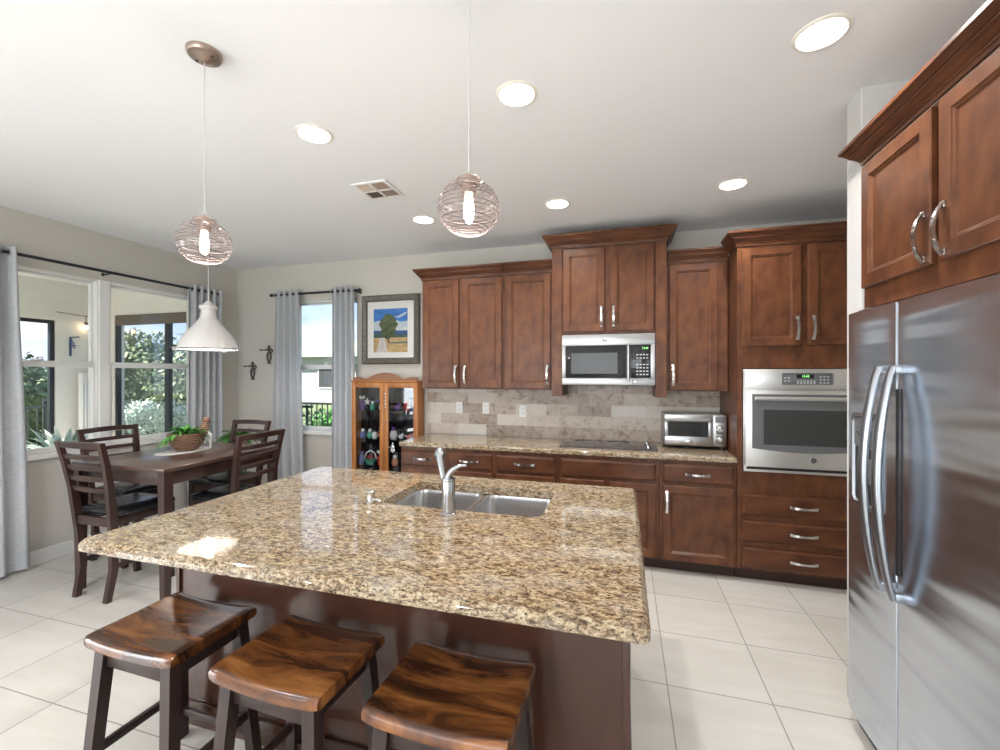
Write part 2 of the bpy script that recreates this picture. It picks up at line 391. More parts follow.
# back wall: window X -3.70..-2.84
BX0, BX1, BZ0, BZ1 = -3.70, -2.84, .885, 2.375
mb = MB()
mb.box(XL-T, BX0, YB, YB+T, 0, ZC).box(BX0, BX1, YB, YB+T, 0, BZ0).box(BX0, BX1, YB, YB+T, BZ1, ZC).box(BX1, XR+T, YB, YB+T, 0, ZC)
struct('wall_back', mb, M['wall'])
mb = MB().box(XR, XR+T, YF, YB, 0, ZC); struct('wall_right', mb, M['wall'])
mb = MB().box(XL-T, -3.4, YF-T, YF, 0, ZC).box(.8, XR+T, YF-T, YF, 0, ZC).box(-3.4, .8, YF-T, YF, 0, .35).box(-3.4, .8, YF-T, YF, 2.35, ZC); struct('wall_front', mb, M['wall'])
mb = MB().box(1.012, XR, 2.275, 2.405, 0, ZC, .004); struct('wall_stub', mb, M['wallw'])
mb = MB().box(-1.985, .80, YB-.010, YB, .914, 1.5); struct('wall_backsplash', mb, M['splash'])
def base_profile(mb, x0, x1, y0, y1): mb.box(x0, x1, y0, y1, 0, .115, .004)
mb = MB(); base_profile(mb, XL, XL+.015, -.3, YB-.015); struct('baseboard_left', mb, M['white'])
mb = MB(); base_profile(mb, XL+.015, -2.82, YB-.015, YB); struct('baseboard_back', mb, M['white'])
mb = MB().box(XL-.0, XL+.035, WY0-.02, WY1+.02, WZ0-.045, WZ0, .006); struct('trim_1', mb, M['white'])
mb = MB().box(BX0-.02, BX1+.02, YB-.035, YB, BZ0-.045, BZ0, .006); struct('trim_2', mb, M['white'])

def hung_window(name, w, h, loc, rz, split=.5):
    """double hung window in the local XZ plane, centre at x=0, sill z=0; outside is +Y"""
    root = bpy.data.objects.new(name, None); COL.objects.link(root); root.location = loc; root.rotation_euler = (0, 0, rz)
    tag(root, kind='structure')
    f = .020; m = MB()
    m.box(-w/2, -w/2+f, .02, .10, 0, h, .004).box(w/2-f, w/2, .02, .10, 0, h, .004).box(-w/2+f, w/2-f, .02, .10, h-f, h, .004).box(-w/2+f, w/2-f, .02, .10, 0, f, .004)
    m.build('window_frame', M['white'], root)
    zs = h*split; a = w/2-f
    m = MB(); q = .022
    m.box(-a, -a+q, .035, .06, f, zs, .003).box(a-q, a, .035, .06, f, zs, .003).box(-a+q, a-q, .035, .06, f, f+q, .003).box(-a+q, a-q, .030, .06, zs-.044, zs+.008, .003)
    lo = m.build('lower_sash', M['white'], root)
    MB().box(-a+q, a-q, .046, .050, f+q, zs-.044).build('pane', M['glass'], lo, smooth=None)
    m = MB(); q = .020
    m.box(-a, -a+q, .065, .088, zs, h-f, .003).box(a-q, a, .065, .088, zs, h-f, .003).box(-a+q, a-q, .065, .088, zs-.02, zs+.008, .003).box(-a+q, a-q, .065, .088, h-f-q, h-f, .003)
    up = m.build('upper_sash', M['white'], root)
    MB().box(-a+q, a-q, .075, .079, zs+.008, h-f-q).build('pane', M['glass'], up, smooth=None)
    m = MB().box(-.03, .03, .018, .034, zs+.008, zs+.022, .003).tube([(0, .026, zs+.022), (.0, .02, zs+.034), (.03, .02, zs+.034)], .005, 6)
    m.build('sash_lock', M['white'], lo)
    return root
wm = (WY0+WY1)/2; hw = (WY1-WY0-.07)/2
for k, yc in ((1, WY0+hw/2), (2, WY1-hw/2)):
    hung_window('window_%d' % k, hw, WZ1-WZ0, (XL+.018, yc, WZ0), PI/2)
mb = MB().box(XL-T, XL+.012, wm-.040, wm+.040, WZ0, WZ1, .004); struct('trim_3', mb, M['white'])
hung_window('window_3', BX1-BX0, BZ1-BZ0, ((BX0+BX1)/2, YB, BZ0), 0)
root = bpy.data.objects.new('window_6', None); COL.objects.link(root); root.location = (-1.3, YF, .35); root.rotation_euler = (0, 0, PI); tag(root, kind='structure')  # unseen window added in the front wall to let in more light
m = MB()
for x0 in (-2.1, -1.07, -.03, 1.01, 2.04): m.box(x0, x0+.06, .03, .09, 0, 2.0, .004)
m.box(-2.1, 2.1, .035, .085, 0, .06, .004).box(-2.1, 2.1, .035, .085, 1.94, 2.0, .004); m.build('window_frame', M['white'], root)
MB().box(-2.06, 2.06, .058, .062, .05, 1.95).build('pane', M['glass'], root, smooth=None)
# sliding glass door added behind the viewer on the left wall, for brightness
root = bpy.data.objects.new('door_added', None); COL.objects.link(root); root.location = (XL, -1.45, 0); root.rotation_euler = (0, 0, PI/2); tag(root, kind='structure')
m = MB()
for x0, x1 in ((-1.15, -1.08), (-.04, .04), (1.08, 1.15)): m.box(x0, x1, .03, .09, 0, 2.1, .004)
m.box(-1.08, 1.08, .03, .09, 2.03, 2.1, .004).box(-1.08, 1.08, .03, .09, 0, .07, .004); m.build('door_frame', M['white'], root)
MB().box(-1.08, -.04, .058, .062, .07, 2.03).box(.04, 1.08, .058, .062, .07, 2.03).build('pane', M['glass'], root, smooth=None)

# ------------------------------------------------------------------ parametric pieces
def rrect(x0, x1, y0, y1, r, n=5):
    P = []
    for cx, cy, a0 in ((x1-r, y0+r, -PI/2), (x1-r, y1-r, 0), (x0+r, y1-r, PI/2), (x0+r, y0+r, PI)):
        for k in range(n+1):
            a = a0+k/n*PI/2; P.append((cx+r*math.cos(a), cy+r*math.sin(a)))
    return P
def slab(mb, x0, x1, y0, y1, z0, z1, r, prof, hole=None, n=6):
    """stone top: prof = list of (inset, z); hole = (x0,x1,y0,y1,r)"""
    bm = mb.bm; rings = []
    for ins, z in prof:
        rings.append([bm.verts.new((x, y, z)) for x, y in rrect(x0+ins, x1-ins, y0+ins, y1-ins, max(r-ins, .002), n)])
    k = len(rings[0])
    for a, b in zip(rings, rings[1:]):
        for i in range(k): bm.faces.new((a[i], a[(i+1) % k], b[(i+1) % k], b[i]))
    if not hole:
        bm.faces.new(rings[0][::-1]); bm.faces.new(rings[-1]); return
    hp = rrect(*hole, n); ht = [bm.verts.new((x, y, prof[-1][1])) for x, y in hp]; hb = [bm.verts.new((x, y, prof[0][1])) for x, y in hp]
    for i in range(len(hp)): j = (i+1) % len(hp); bm.faces.new((ht[i], ht[j], hb[j], hb[i]))
    for o, h in ((rings[-1], ht), (rings[0], hb)):
        E = [bm.edges.get((o[i], o[(i+1) % k])) for i in range(k)]+[bm.edges.get((h[i], h[(i+1) % len(h)])) for i in range(len(h))]
        bmesh.ops.triangle_fill(bm, edges=E, use_beauty=True, use_dissolve=False)

def front_mesh(w, h, t=.02, fr=.055, kind='door'):
    """cabinet front; origin at centre-bottom, back at y=0, front at y=-t"""
    m = MB()
    def ring(i, y): return [(-w/2+i, y, i), (w/2-i, y, i), (w/2-i, y, h-i), (-w/2+i, y, h-i)]
    if kind == 'door':
        R = [ring(0, 0), ring(0, -t+.004), ring(.004, -t), ring(fr, -t), ring(fr+.003, -t+.004), ring(fr+.010, -t+.006), ring(fr+.014, -t+.011), ring(fr+.015, -t+.012)]
    else:
        R = [ring(0, 0), ring(0, -t+.010), ring(.010, -t+.003), ring(.016, -t)]
    m.rings(R); return m
def pull(parent, x, z, horiz=False, L=.165, y=-.02):
    m = MB(); pts = []
    for k in range(13):
        a = k/12; s_ = -L/2+a*L
        d = .006+.026*math.sin(PI*a)**.7
        pts.append((s_, -d))
    H = [.004+.003*math.sin(PI*k/12) for k in range(13)]
    W_ = [.022-.006*math.sin(PI*k/12) for k in range(13)]
    f = (lambda s_, d: (s_, d, 0)) if horiz else (lambda s_, d: (0, d, s_))
    m.bar([f(s_, d) for s_, d in pts], W_, H, side=(0, 0, 1) if horiz else (1, 0, 0))
    for e in (-1, 1):
        c = e*(L/2-.006)
        if horiz: m.box(c-.011, c+.011, -.009, 0, -.011, .011, .002)
        else: m.box(-.011, .011, -.009, 0, c-.011, c+.011, .002)
        for q in (.22,):
            c2 = e*L*q; yy = -(.006+.026*math.sin(PI*(.5+q))**.7)
            if horiz: m.box(c2-.004, c2+.004, yy-.005, yy+.005, -.009, .009, .002)
            else: m.box(-.009, .009, yy-.005, yy+.005, c2-.004, c2+.004, .002)
    return m.build('handle', M['nickel'], parent, (x, y, z))
def crown_sweep(mb, w, d, z0, hgt=.10, out=.072, left=True, right=True, ld=None):
    """crown moulding round a cabinet whose face is y=0, x in +-w/2, going back to y=d"""
    prof = [(0, 0), (.012, 0), (.014, .016), (.020, .018), (.020, .026), (.026, .028), (.034, .038), (.050, .050), (.054, .052), (.054, .060), (.060, .062), (.068, .074), (.080, .082), (.085, .084), (.085, .10), (0, .10)]
    prof = [(a*out/.085, b*hgt/.10) for a, b in prof]
    path = []
    if left: path.append(((-w/2, ld or d), (-1, 0)))
    path.append(((-w/2, 0), (-1 if left else 0, -1)))
    path.append(((w/2, 0), (1 if right else 0, -1)))
    if right: path.append(((w/2, d), (1, 0)))
    R = [[(px+nx*a, py+ny*a, z0+b) for a, b in prof] for (px, py), (nx, ny) in path]
    mb.rings(R)
def cabinet(name, label, cat, X0, X1, Y, depth, z0, z1, fronts, toe=0, crown=None, rz=0, loc=None, group=None, body=None, wood='cherry'):
    w = X1-X0; h = z1-z0
    root = thing(name, label, cat, loc or ((X0+X1)/2, Y, z0), rz, group)
    m = MB()
    if body: body(m, w, depth, h)
    else: m.box(-w/2, w/2, 0, depth, toe, h, .0015, 1)
    m.build('body', M[wood], root)
    if toe: MB().box(-w/2+.001, w/2-.001, .07, depth-.02, 0, toe-.001).build('toe_kick', M['toe'], root, smooth=None)
    if crown:
        m = MB(); crown_sweep(m, w-.002, depth, h-crown.get('drop', 0)+.001, crown.get('h', .10), crown.get('out', .072), crown.get('l', True), crown.get('r', True), crown.get('ld'))
        m.build('crown_moulding', M['cherryh'], root)
    xc = (X0+X1)/2
    for f in fronts:
        kind, a, b, c, d = f[:5]
        fw = b-a; fh = d-c
        hor = kind != 'door'
        o = front_mesh(fw, fh, kind='door' if kind == 'door' else 'drawer').build(kind, M['cherryh' if hor else wood], root, ((a+b)/2-xc, -.001, c-z0), smooth=8)
        if len(f) > 5 and f[5]:
            p = f[5]
            if kind == 'drawer': pull(o, 0, fh/2, True)
            else:
                hx = (fw/2-.028)*(1 if p[0] == 'r' else -1)
                hz = {'b': .125, 'f': .098, 't': fh-.125}[p[1]]
                pull(o, hx, hz)
    return root

# ------------------------------------------------------------------ base run
YFc = 3.53; DB = YB-YFc-.012
g = 'cherry base cabinets under the back counter'
cabinet('base_cabinet', 'dark cherry double base cabinet at the left end of the back counter', 'cabinet', -1.963, -1.073, YFc, DB, 0, .874,
        [('drawer', -1.953, -1.527, .70, .838, 1), ('drawer', -1.497, -1.090, .70, .838, 1), ('door', -1.953, -1.527, .105, .675, 'rt'), ('door', -1.497, -1.090, .105, .675, 'lt')], toe=.095, group=g)
cabinet('base_cabinet', 'narrow cherry base cabinet with one drawer over one door, left of the cooktop', 'cabinet', -1.071, -.527, YFc, DB, 0, .874,
        [('drawer', -1.046, -.552, .70, .838, 1), ('door', -1.046, -.552, .105, .675, 'rt')], toe=.095, group=g)
cabinet('base_cabinet', 'cherry base cabinet under the cooktop with a plain false drawer and two doors', 'cabinet', -.525, .261, YFc, DB, 0, .874,
        [('false_drawer', -.500, .236, .70, .838), ('door', -.500, -.150, .105, .675, 'rt'), ('door', -.112, .236, .105, .675, 'lt')], toe=.095, group=g)
cabinet('base_cabinet', 'cherry base cabinet under the toaster oven, beside the tall oven cabinet', 'cabinet', .263, .799, YFc, DB, 0, .874,
        [('drawer', .286, .778, .70, .838, 1), ('door', .286, .778, .105, .675, 'lt')], toe=.095, group=g)
m = MB(); z1 = .914
slab(m, -1.968, .799, 3.49, YB-.012, .8755, z1, .012, [(.003, .8755), (0, .880), (0, .902), (.003, .908), (.009, z1)])
tag(m.build('back_countertop', M['granite'], smooth=20), 'long beige and brown granite worktop along the back wall under the wall cabinets', 'countertop')

# ------------------------------------------------------------------ upper cabinets
cabinet('wall_cabinet', 'double-door cherry wall cabinet at the far left, beside the framed painting', 'cabinet', -1.885, -1.062, 3.80, .325, 1.388, 2.435,
        [('door', -1.868, -1.500, 1.397, 2.425, 'rb'), ('door', -1.462, -1.078, 1.397, 2.425, 'lb')], crown=dict(r=False))
cabinet('wall_cabinet', 'single-door cherry wall cabinet just left of the microwave cabinet', 'cabinet', -1.060, -.609, 3.80, .325, 1.388, 2.435,
        [('door', -1.040, -.628, 1.397, 2.425, 'rb')], crown=dict(l=False, r=False))
def micro_body(m, w, d, h):
    zb = 1.868-1.335
    m.box(-w/2+.088, w/2-.088, .001, d, zb, h, .0015, 1)
    for s_ in (-1, 1):
        x0, x1 = sorted((s_*w/2, s_*(w/2-.0875)))
        m.box(x0, x1, -.012, d, 0, h, .002, 1)
cabinet('wall_cabinet', 'raised two-door cherry cabinet with side pilasters above the microwave', 'cabinet', -.604, .334, 3.74, .385, 1.335, 2.615,
        [('door', -.508, -.156, 1.890, 2.600, 'rb'), ('door', -.112, .236, 1.890, 2.600, 'lb')], crown=dict(h=.11, out=.076), body=micro_body)
cabinet('wall_cabinet', 'single-door cherry wall cabinet above the toaster oven', 'cabinet', .341, .797, 3.80, .325, 1.388, 2.435,
        [('door', .358, .722, 1.397, 2.425, 'lb')], crown=dict(l=False, r=False))
# oven tower
def tower_body(m, w, d, h):
    m.box(-w/2, w/2, 0, d, .095, .815, .0015, 1)            # drawers box
    m.box(-w/2, w/2, 0, d, 1.568, h, .0015, 1)
    m.box(-w/2, -w/2+.035, 0, d, .815, 1.568, .0015, 1).box(w/2-.035, w/2, 0, d, .815, 1.568, .0015, 1)
tw = cabinet('oven_tower_cabinet', 'tall cherry cabinet holding the built-in oven, with two doors above and three drawers below', 'cabinet', .802, 1.642, 3.53, YB-3.535, 0, 2.462,
        [('drawer', .832, 1.612, .500, .652, 1), ('drawer', .832, 1.612, .306, .458, 1), ('drawer', .832, 1.612, .112, .262, 1),
         ('door', .832, 1.208, 1.730, 2.445, 'rb'), ('door', 1.250, 1.612, 1.730, 2.445, 'lb')], toe=.095, crown=dict(h=.105, ld=.195), body=tower_body)
# fridge cabinet on the right wall
def fc(yw): return -(yw-1.765)       # world Y -> local x (rz=-90)
cabinet('wall_cabinet', 'deep two-door cherry cabinet above the steel refrigerator', 'cabinet', -.485, .485, 0, .76, 1.808, 2.44,
        [('door', fc(2.232), fc(1.792), 1.895, 2.422, 'rf'), ('door', fc(1.752), fc(1.310), 1.895, 2.422, 'lf')], crown=dict(l=True, r=False, h=.090, out=.070, ld=.001), rz=-PI/2, loc=(1.012, 1.765, 1.808))

# ------------------------------------------------------------------ logo + text
def text_mesh(txt, size, depth=.0006):
    c = bpy.data.curves.new('t', 'FONT'); c.body = txt; c.size = size; c.extrude = depth; c.align_x = 'CENTER'; c.align_y = 'CENTER'
    o = bpy.data.objects.new('t', c); COL.objects.link(o)
    me = bpy.data.meshes.new_from_object(o.evaluated_get(bpy.context.evaluated_depsgraph_get()))
    bpy.data.objects.remove(o); return me
def text_part(name, txt, size, material, parent, loc, depth=.0006):
    me = text_mesh(txt, size, depth); me.materials.clear(); me.materials.append(material); me.name = name
    o = bpy.data.objects.new(name, me); COL.objects.link(o); o.parent = parent; o.location = loc; o.rotation_euler = (PI/2, 0, 0); return o
def badge(parent, x, z, y, r=.018):
    m = MB().lathe([(r, 0), (r, -.002), (r-.002, -.003), (r-.004, -.0025), (0.001, -.0025)], 24, axis='Y')
    o = m.build('badge', M['chrome'], parent, (x, y, z))
    text_part('monogram', 'GE', r*1.0, M['blackplastic'], o, (0, -.003, 0))
    m = MB()
    for k in range(4):
        a = k*PI/2+PI/4
        m.tube([(r*.86*math.cos(a+t), -.003, r*.86*math.sin(a+t)) for t in (-.6, -.3, 0, .3)]+[(r*.62*math.cos(a+.45), -.003, r*.62*math.sin(a+.45))], .0009, 5)
    m.build('badge_scroll', M['blackplastic'], o)

# ------------------------------------------------------------------ built-in oven
ov = thing('wall_oven', 'built-in stainless wall oven with dark window set in the tall cabinet', 'oven', (1.222, 3.53, .818))
w = .765; h = .745
MB().box(-.372, .372, .002, .56, .01, h-.02).build('oven_body', M['greyplastic'], ov, smooth=None)
m = MB().box(-w/2, w/2, -.022, 0, 0, h, .003); m.build('oven_trim', M['ovenwhite'], ov)
m = MB().box(-w/2+.004, w/2-.004, -.045, -.0225, .60, h-.004, .004); cp = m.build('control_panel', M['ovenwhite'], ov)
m = MB().box(-.145, .165, -.0475, -.0455, .632, .715, .008); dsp = m.build('display', M['greyplastic'], cp)
MB().box(-.055, .05, -.0485, -.0478, .678, .705).build('display_window', M['blackglass'], dsp, smooth=None)
text_part('clock_digits', '12:48', .020, M['green_led'], dsp, (0, -.049, .692))
m = MB()
for i in range(6): m.box(-.052+i*.020, -.040+i*.020, -.0484, -.0476, .640, .650); m.box(-.052+i*.020, -.040+i*.020, -.0484, -.0476, .655, .663)
for i in range(2):
    for j in range(2): m.box(-.13+i*.022, -.118+i*.022, -.0484, -.0476, .655+j*.022, .663+j*.022)
for i in range(3):
    for j in range(3): m.box(.085+i*.022, .097+i*.022, -.0484, -.0476, .642+j*.022, .650+j*.022)
m.build('keypad', M['key'], dsp, smooth=None)
# door: steel frame with arched window
m = MB().box(-w/2+.004, w/2-.004, -.055, -.0225, .045, .592, .005); dr = m.build('oven_door', M['ovenwhite'], ov)
m = MB(); poly = [(-.335, .565)]+[(-.335+.67*k/12, .175-.022*math.sin(PI*k/12)) for k in range(13)]+[(.335, .565)]
m.prism(poly, lambda x, y, d: (x, -.0545-d, y), .003); fr = m.build('door_window', M['greyplastic'], dr)
m = MB(); m.box(-.262, .262, -.0592, -.0577, .205, .455, .0005, 1); m.build('window_glass', M['greyglass'], fr)
m = MB().tube([(-.325, -.098, .535), (.325, -.098, .535)], .0155, 14, flat=(1, .9))
for s_ in (-1, 1): m.tube([(s_*.30, -.056, .535), (s_*.30, -.098, .535)], .011, 8)
m.build('handle', M['ovenwhite'], dr)
badge(dr, .045, .105, -.055, .020)
MB().box(-w/2+.02, w/2-.02, -.0235, -.0222, .018, .036).build('vent_slot', M['blackplastic'], ov, smooth=None)

# ------------------------------------------------------------------ microwave
mw = thing('microwave', 'stainless over-the-range microwave mounted under the raised cabinet', 'microwave', (-.135, 3.72, 1.435))
w = .758; h = .428
MB().box(-w/2, w/2, .0, .395, 0, h, .003).build('body', M['greyplastic'], mw)
m = MB().box(-w/2, w/2, -.012, -.0005, .385-.05, h, .003).box(-w/2, w/2, -.012, -.0005, 0, .06, .003).box(-w/2, -w/2+.03, -.012, -.0005, .06, .335, .002).box(w/2-.035, w/2, -.012, -.0005, .06, .335, .002)
fp = m.build('front_frame', M['steel'], mw)
m = MB().box(-w/2+.031, .148, -.022, -.0005, .061, .334, .004); dr = m.build('door', M['blackglass'], mw)
m = MB(); m.box(-.300, .085, -.0245, -.0222, .095, .272, .001, 1); m.build('door_window', M['greyglass'], dr)
m = MB().tube([(.168, -.050, .035), (.168, -.052, .20), (.168, -.050, .335)], .011, 10)
for z in (.05, .32): m.tube([(.168, -.012, z), (.168, -.050, z)], .008, 8)
m.build('handle', M['steel'], mw)
m = MB().box(.190, w/2-.036, -.018, -.0005, .061, .334, .003); kp = m.build('control_panel', M['blackglass'], mw)
text_part('clock_digits', '12:48', .022, M['green_led'], kp, (.300, -.0186, .305))
m = MB()
for i in range(4):
    for j in range(7):
        if j == 4: continue
        m.box(.232+i*.026, .248+i*.026, -.0187, -.0178, .085+j*.027, .094+j*.027)
m.build('keypad', M['key'], kp, smooth=None)
badge(mw, -.02, .382, -.012, .019)
badge(mw, .215, .030, -.012, .016)
MB().box(-w/2+.05, w/2-.05, .03, .2, -.004, -.0005).build('vent_grille', M['blackplastic'], mw, smooth=None)

# ------------------------------------------------------------------ cooktop
ck = thing('cooktop', 'black glass electric cooktop set in the back granite counter', 'cooktop', (-.135, 3.86, .9142))
m = MB().box(-.395, .395, -.24, .22, 0, .006, .002); m.build('glass_surface', M['cooktop'], ck)
for x, y, r_ in ((-.22, -.10, .095), (-.22, .11, .075), (.08, -.10, .075), (.08, .11, .095)):
    m = MB().lathe([(r_, .0061), (r_, .0066), (r_-.003, .0066), (r_-.003, .0061)], 40, (x, y, 0), cap=False); m.build('burner_ring', M['greyplastic'], ck)
for k in range(4):
    y = -.15+k*.075
    MB().lathe([(.018, 0), (.018, .006), (.014, .008), (.013, .020), (.010, .022), (.001, .022)], 18).build('knob', M['chrome'], ck, (.325, y, .0061))

# ------------------------------------------------------------------ toaster oven
to = thing('toaster_oven', 'stainless countertop toaster oven with two knobs, right end of the back counter', 'toaster oven', (.555, 3.80, .9142))
w = .475
m = MB().box(-w/2, w/2, .0, .29, .022, .288, .016, 3); m.build('body', M['steel'], to)
for sx_ in (-1, 1):
    for y in (.03, .26): MB().lathe([(.014, 0), (.014, .012), (.011, .0225)], 12, (sx_*.205, y, 0)).build('foot', M['blackplastic'], to)
m = MB(); W0, W1 = -w/2+.006, .128
m.box(W0, W1, -.016, -.0005, .225, .282, .004).box(W0, W1, -.016, -.0005, .034, .105, .004).box(W0, W0+.028, -.016, -.0005, .105, .225, .003).box(W1-.030, W1, -.016, -.0005, .105, .225, .003)
dr = m.build('door', M['steel'], to)
MB().box(W0+.028, W1-.030, -.010, -.004, .105, .225).build('door_glass', M['blackglass'], dr, smooth=None)
m = MB().tube([(W0+.02, -.045, .245), (W1-.02, -.045, .245)], .009, 10)
for x in (W0+.04, W1-.04): m.tube([(x, -.016, .245), (x, -.045, .245)], .007, 8)
m.build('door_handle', M['steel'], dr)
MB().box(-.07, -.025, -.0185, -.0163, .050, .078, .002).build('name_plate', M['nickel'], dr)
m = MB().box(.134, w/2-.006, -.010, -.0005, .034, .282, .004); pn = m.build('control_panel', M['steel'], to)
MB().box(.150, .212, -.0125, -.0102, .222, .270, .002).build('display', M['greyplastic'], pn)
for z in (.165, .090):
    k = MB().lathe([(.023, -.0002), (.023, -.003), (.019, -.005), (.018, -.022), (.015, -.025), (.001, -.025)], 24, axis='Y').build('knob', M['nickel'], pn, (.181, -.0102, z))
    MB().box(.181-.026, .181+.026, -.0108, -.0101, z-.034, z+.030).build('knob_plate', M['greyplastic'], pn, smooth=None)

# ------------------------------------------------------------------ outlets
def outlet(x, z, label, switch=False):
    t = thing('wall_outlet', label, 'outlet', (x, YB-.0105, z), 0, 'outlets in the tile backsplash')
    p = MB().box(-.036, .036, -.005, 0, -.058, .058, .002).build('cover_plate', M['plastic'], t)
    for s_ in (-1, 1):
        m = MB().lathe([(.017, -.0052), (.017, -.0075), (.0155, -.008), (.001, -.008)], 16, (0, 0, s_*.022), 'Y'); q = m.build('socket', M['plastic'], t)
        MB().box(-.008, -.005, -.0083, -.0078, s_*.022-.004, s_*.022+.006).box(.005, .008, -.0083, -.0078, s_*.022-.004, s_*.022+.006).build('slot', M['greyplastic'], q, smooth=None)
outlet(-1.625, 1.185, 'leftmost white outlet on the travertine backsplash, nearest the curio')
outlet(-1.340, 1.185, 'middle white outlet of three on the travertine backsplash')
outlet(-.955, 1.165, 'white outlet on the backsplash nearest the cooktop')

# ------------------------------------------------------------------ island
isl = thing('kitchen_island', 'dark wood island cabinet carrying the big granite top', 'kitchen island', (-.937, 1.905, 0))
hx = .953; y0, y1 = -.475, .475
m = MB().box(-hx, hx, y0, y0+.02, .10, .872, .001, 1).box(-hx, hx, y1-.02, y1, .10, .872, .001, 1).box(-hx, -hx+.02, y0+.019, y1-.019, .10, .872, .001, 1).box(hx-.02, hx, y0+.019, y1-.019, .10, .872, .001, 1).box(-hx+.019, hx-.019, y0+.019, y1-.019, .10, .12); m.build('body', M['islandwood'], isl)
m = MB().box(-hx+.0, hx-.0, y0-.012, y0-.0005, .0, .10, .002).box(-hx-.012, -hx-.0005, y0-.012, y1, 0, .10, .002).box(hx+.0005, hx+.012, y0-.012, y1, 0, .10, .002)
m.box(-hx, hx, y0, y1-.07, 0, .0995); m.build('base_moulding', M['islandwood'], isl)
MB().box(hx-.022, hx+.004, y0-.008, y0-.0005, .101, .872, .002).build('corner_stile', M['islandwood'], isl); MB().box(-hx-.006, -hx+.012, y0-.010, y0-.0005, .101, .872, .002).build('corner_stile', M['islandwood'], isl)
wdt = 2*hx
for i, (a, b) in enumerate(((-.93, -.49), (-.47, -.03), (-.01, .44), (.46, .93))):
    o = front_mesh(b-a, .57).build('door', M['cherry'], isl, ((a+b)/2, y1+.001, .105), (0, 0, PI)); pull(o, (b-a)/2-.03, .44)
m = MB()
slab(m, -1.940, .063, 1.078, 2.42, .874, .914, .03, [(.003, .874), (0, .877), (0, .896), (.004, .902), (.011, .909), (.017, .9140)], hole=(-1.115, -.340, 1.795, 2.215, .050), n=7)
tag(m.build('island_countertop', M['granite'], smooth=20), 'large speckled beige granite island top with an undermount sink cut-out', 'countertop')
sk = thing('kitchen_sink', 'double-bowl stainless undermount sink in the island', 'sink', (-.72, 2.0, .8735))
def bowl(x0, x1, y0, y1, d, name):
    m = MB(); 
    R = []
    for ins, z in ((-.012, 0), (0, -.001), (.004, -.02), (.008, -d+.03), (.02, -d+.008), (.045, -d), ):
        R.append([(x, y, z) for x, y in rrect(x0+ins, x1-ins, y0+ins, y1-ins, .05, 6)])
    m.rings(R, cap0=False, cap1=True); o = m.build(name, M['sinksteel'], sk)
    MB().lathe([(.045, -d+.0005), (.043, -d+.003), (.034, -d+.003), (.030, -d+.001), (.001, -d+.001)], 24, ((x0+x1)/2, (y0+y1)/2, 0)).build('drain', M['chrome'], o)
bowl(-.392, -.008, -.202, .212, .21, 'basin'); bowl(.016, .377, -.202, .212, .19, 'basin')
# faucet
fa = thing('kitchen_faucet', 'chrome single-post faucet standing at the front edge of the island sink', 'faucet', (-.735, 1.735, .9142)); fa.scale = (.95, 1, .84)
m = MB().lathe([(.036, 0), (.036, .006), (.032, .010), (.030, .10), (.030, .175), (.028, .18), (.001, .18)], 24); m.build('post', M['chrome'], fa)
m = MB().lathe([(.0315, .176), (.0325, .180), (.0315, .186)], 24); m.build('collar', M['chrome'], fa)
pts = []; rr = []
for k in range(10):
    a = k/9; pts.append((-.018-.060*a, .012+.06*a, .125+.155*a)); rr.append(.014+.006*a)
m = MB().tube(pts, rr, 14); sp_ = m.build('spout', M['chrome'], fa)
m = MB().tube([(-.076, .069, .268), (-.082, .080, .282), (-.088, .098, .290), (-.092, .118, .282)], [.019, .027, .029, .026], 14); m.build('spray_head', M['chrome'], sp_)
m = MB(); pts = []; W_ = []
for k in range(11):
    a = k/10; pts.append((-.004+.088*a**1.6, .0+.01*a, .184+.072*math.sin(PI/2*a))); W_.append(.024-.017*a)
m.tube(pts, W_, 14, flat=(.8, 1)); m.build('lever', M['chrome'], fa)
sd = thing('soap_dispenser', 'small nickel sink-side cap left of the island sink', 'soap dispenser', (-1.165, 1.80, .9142)); sd.scale = (1.25, 1.25, .95)
MB().lathe([(.020, 0), (.020, .005), (.014, .008), (.013, .035), (.018, .038), (.019, .052), (.015, .057), (.001, .058)], 20).build('pump_body', M['nickel'], sd)
MB().tube([(.012, 0, .012), (.035, -.004, .014), (.048, -.006, .008)], .006, 8).build('nozzle', M['nickel'], sd)

# ------------------------------------------------------------------ refrigerator
fg = thing('refrigerator', 'large stainless side-by-side refrigerator on the right with a water dispenser', 'refrigerator', (.945, 1.785, 0), -PI/2)
# local: x = -(Y-1.785) ; front plane y=0 ; body extends to +y
HX = .455; DZ0, DZ1 = .075, 1.785; GX = -(1.888-1.785)
MB().box(-HX+.006, HX-.006, .062, .80, .03, 1.765, .006).build('body', M['greyplastic'], fg)
for x in (-.38, .38):
    for y in (.12, .7): MB().lathe([(.022, 0), (.022, .02), (.016, .031)], 12, (x, y, 0)).build('foot', M['blackplastic'], fg)
m = MB().box(-HX+.01, HX-.01, .03, .0615, .012, .066, .004)
for k in range(5): m.box(-HX+.04, HX-.04, .026, .031, .018+k*.009, .022+k*.009)
m.build('base_grille', M['blackplastic'], fg)
def fdoor(x0, x1, hole=None):
    m = MB(); n = 10
    # slightly bowed door front, rounded vertical edges
    R = []
    xs = [x0+(x1-x0)*k/n for k in range(n+1)]
    def prof(ins=0):
        P = [(x0+ins, .056), (x0+ins, .010), (x0+ins+.004, .003)]
        P += [(x, .0-.006*math.sin(PI*(x-x0)/(x1-x0))) for x in xs[1:-1]]
        P += [(x1-ins-.004, .003), (x1-ins, .010), (x1-ins, .056)]
        return P
    for ins, z in ((.003, DZ0), (0, DZ0+.004), (0, DZ1-.004), (.003, DZ1)):
        R.append([(x, y, z) for x, y in prof(ins)])
    m.rings(R); return m
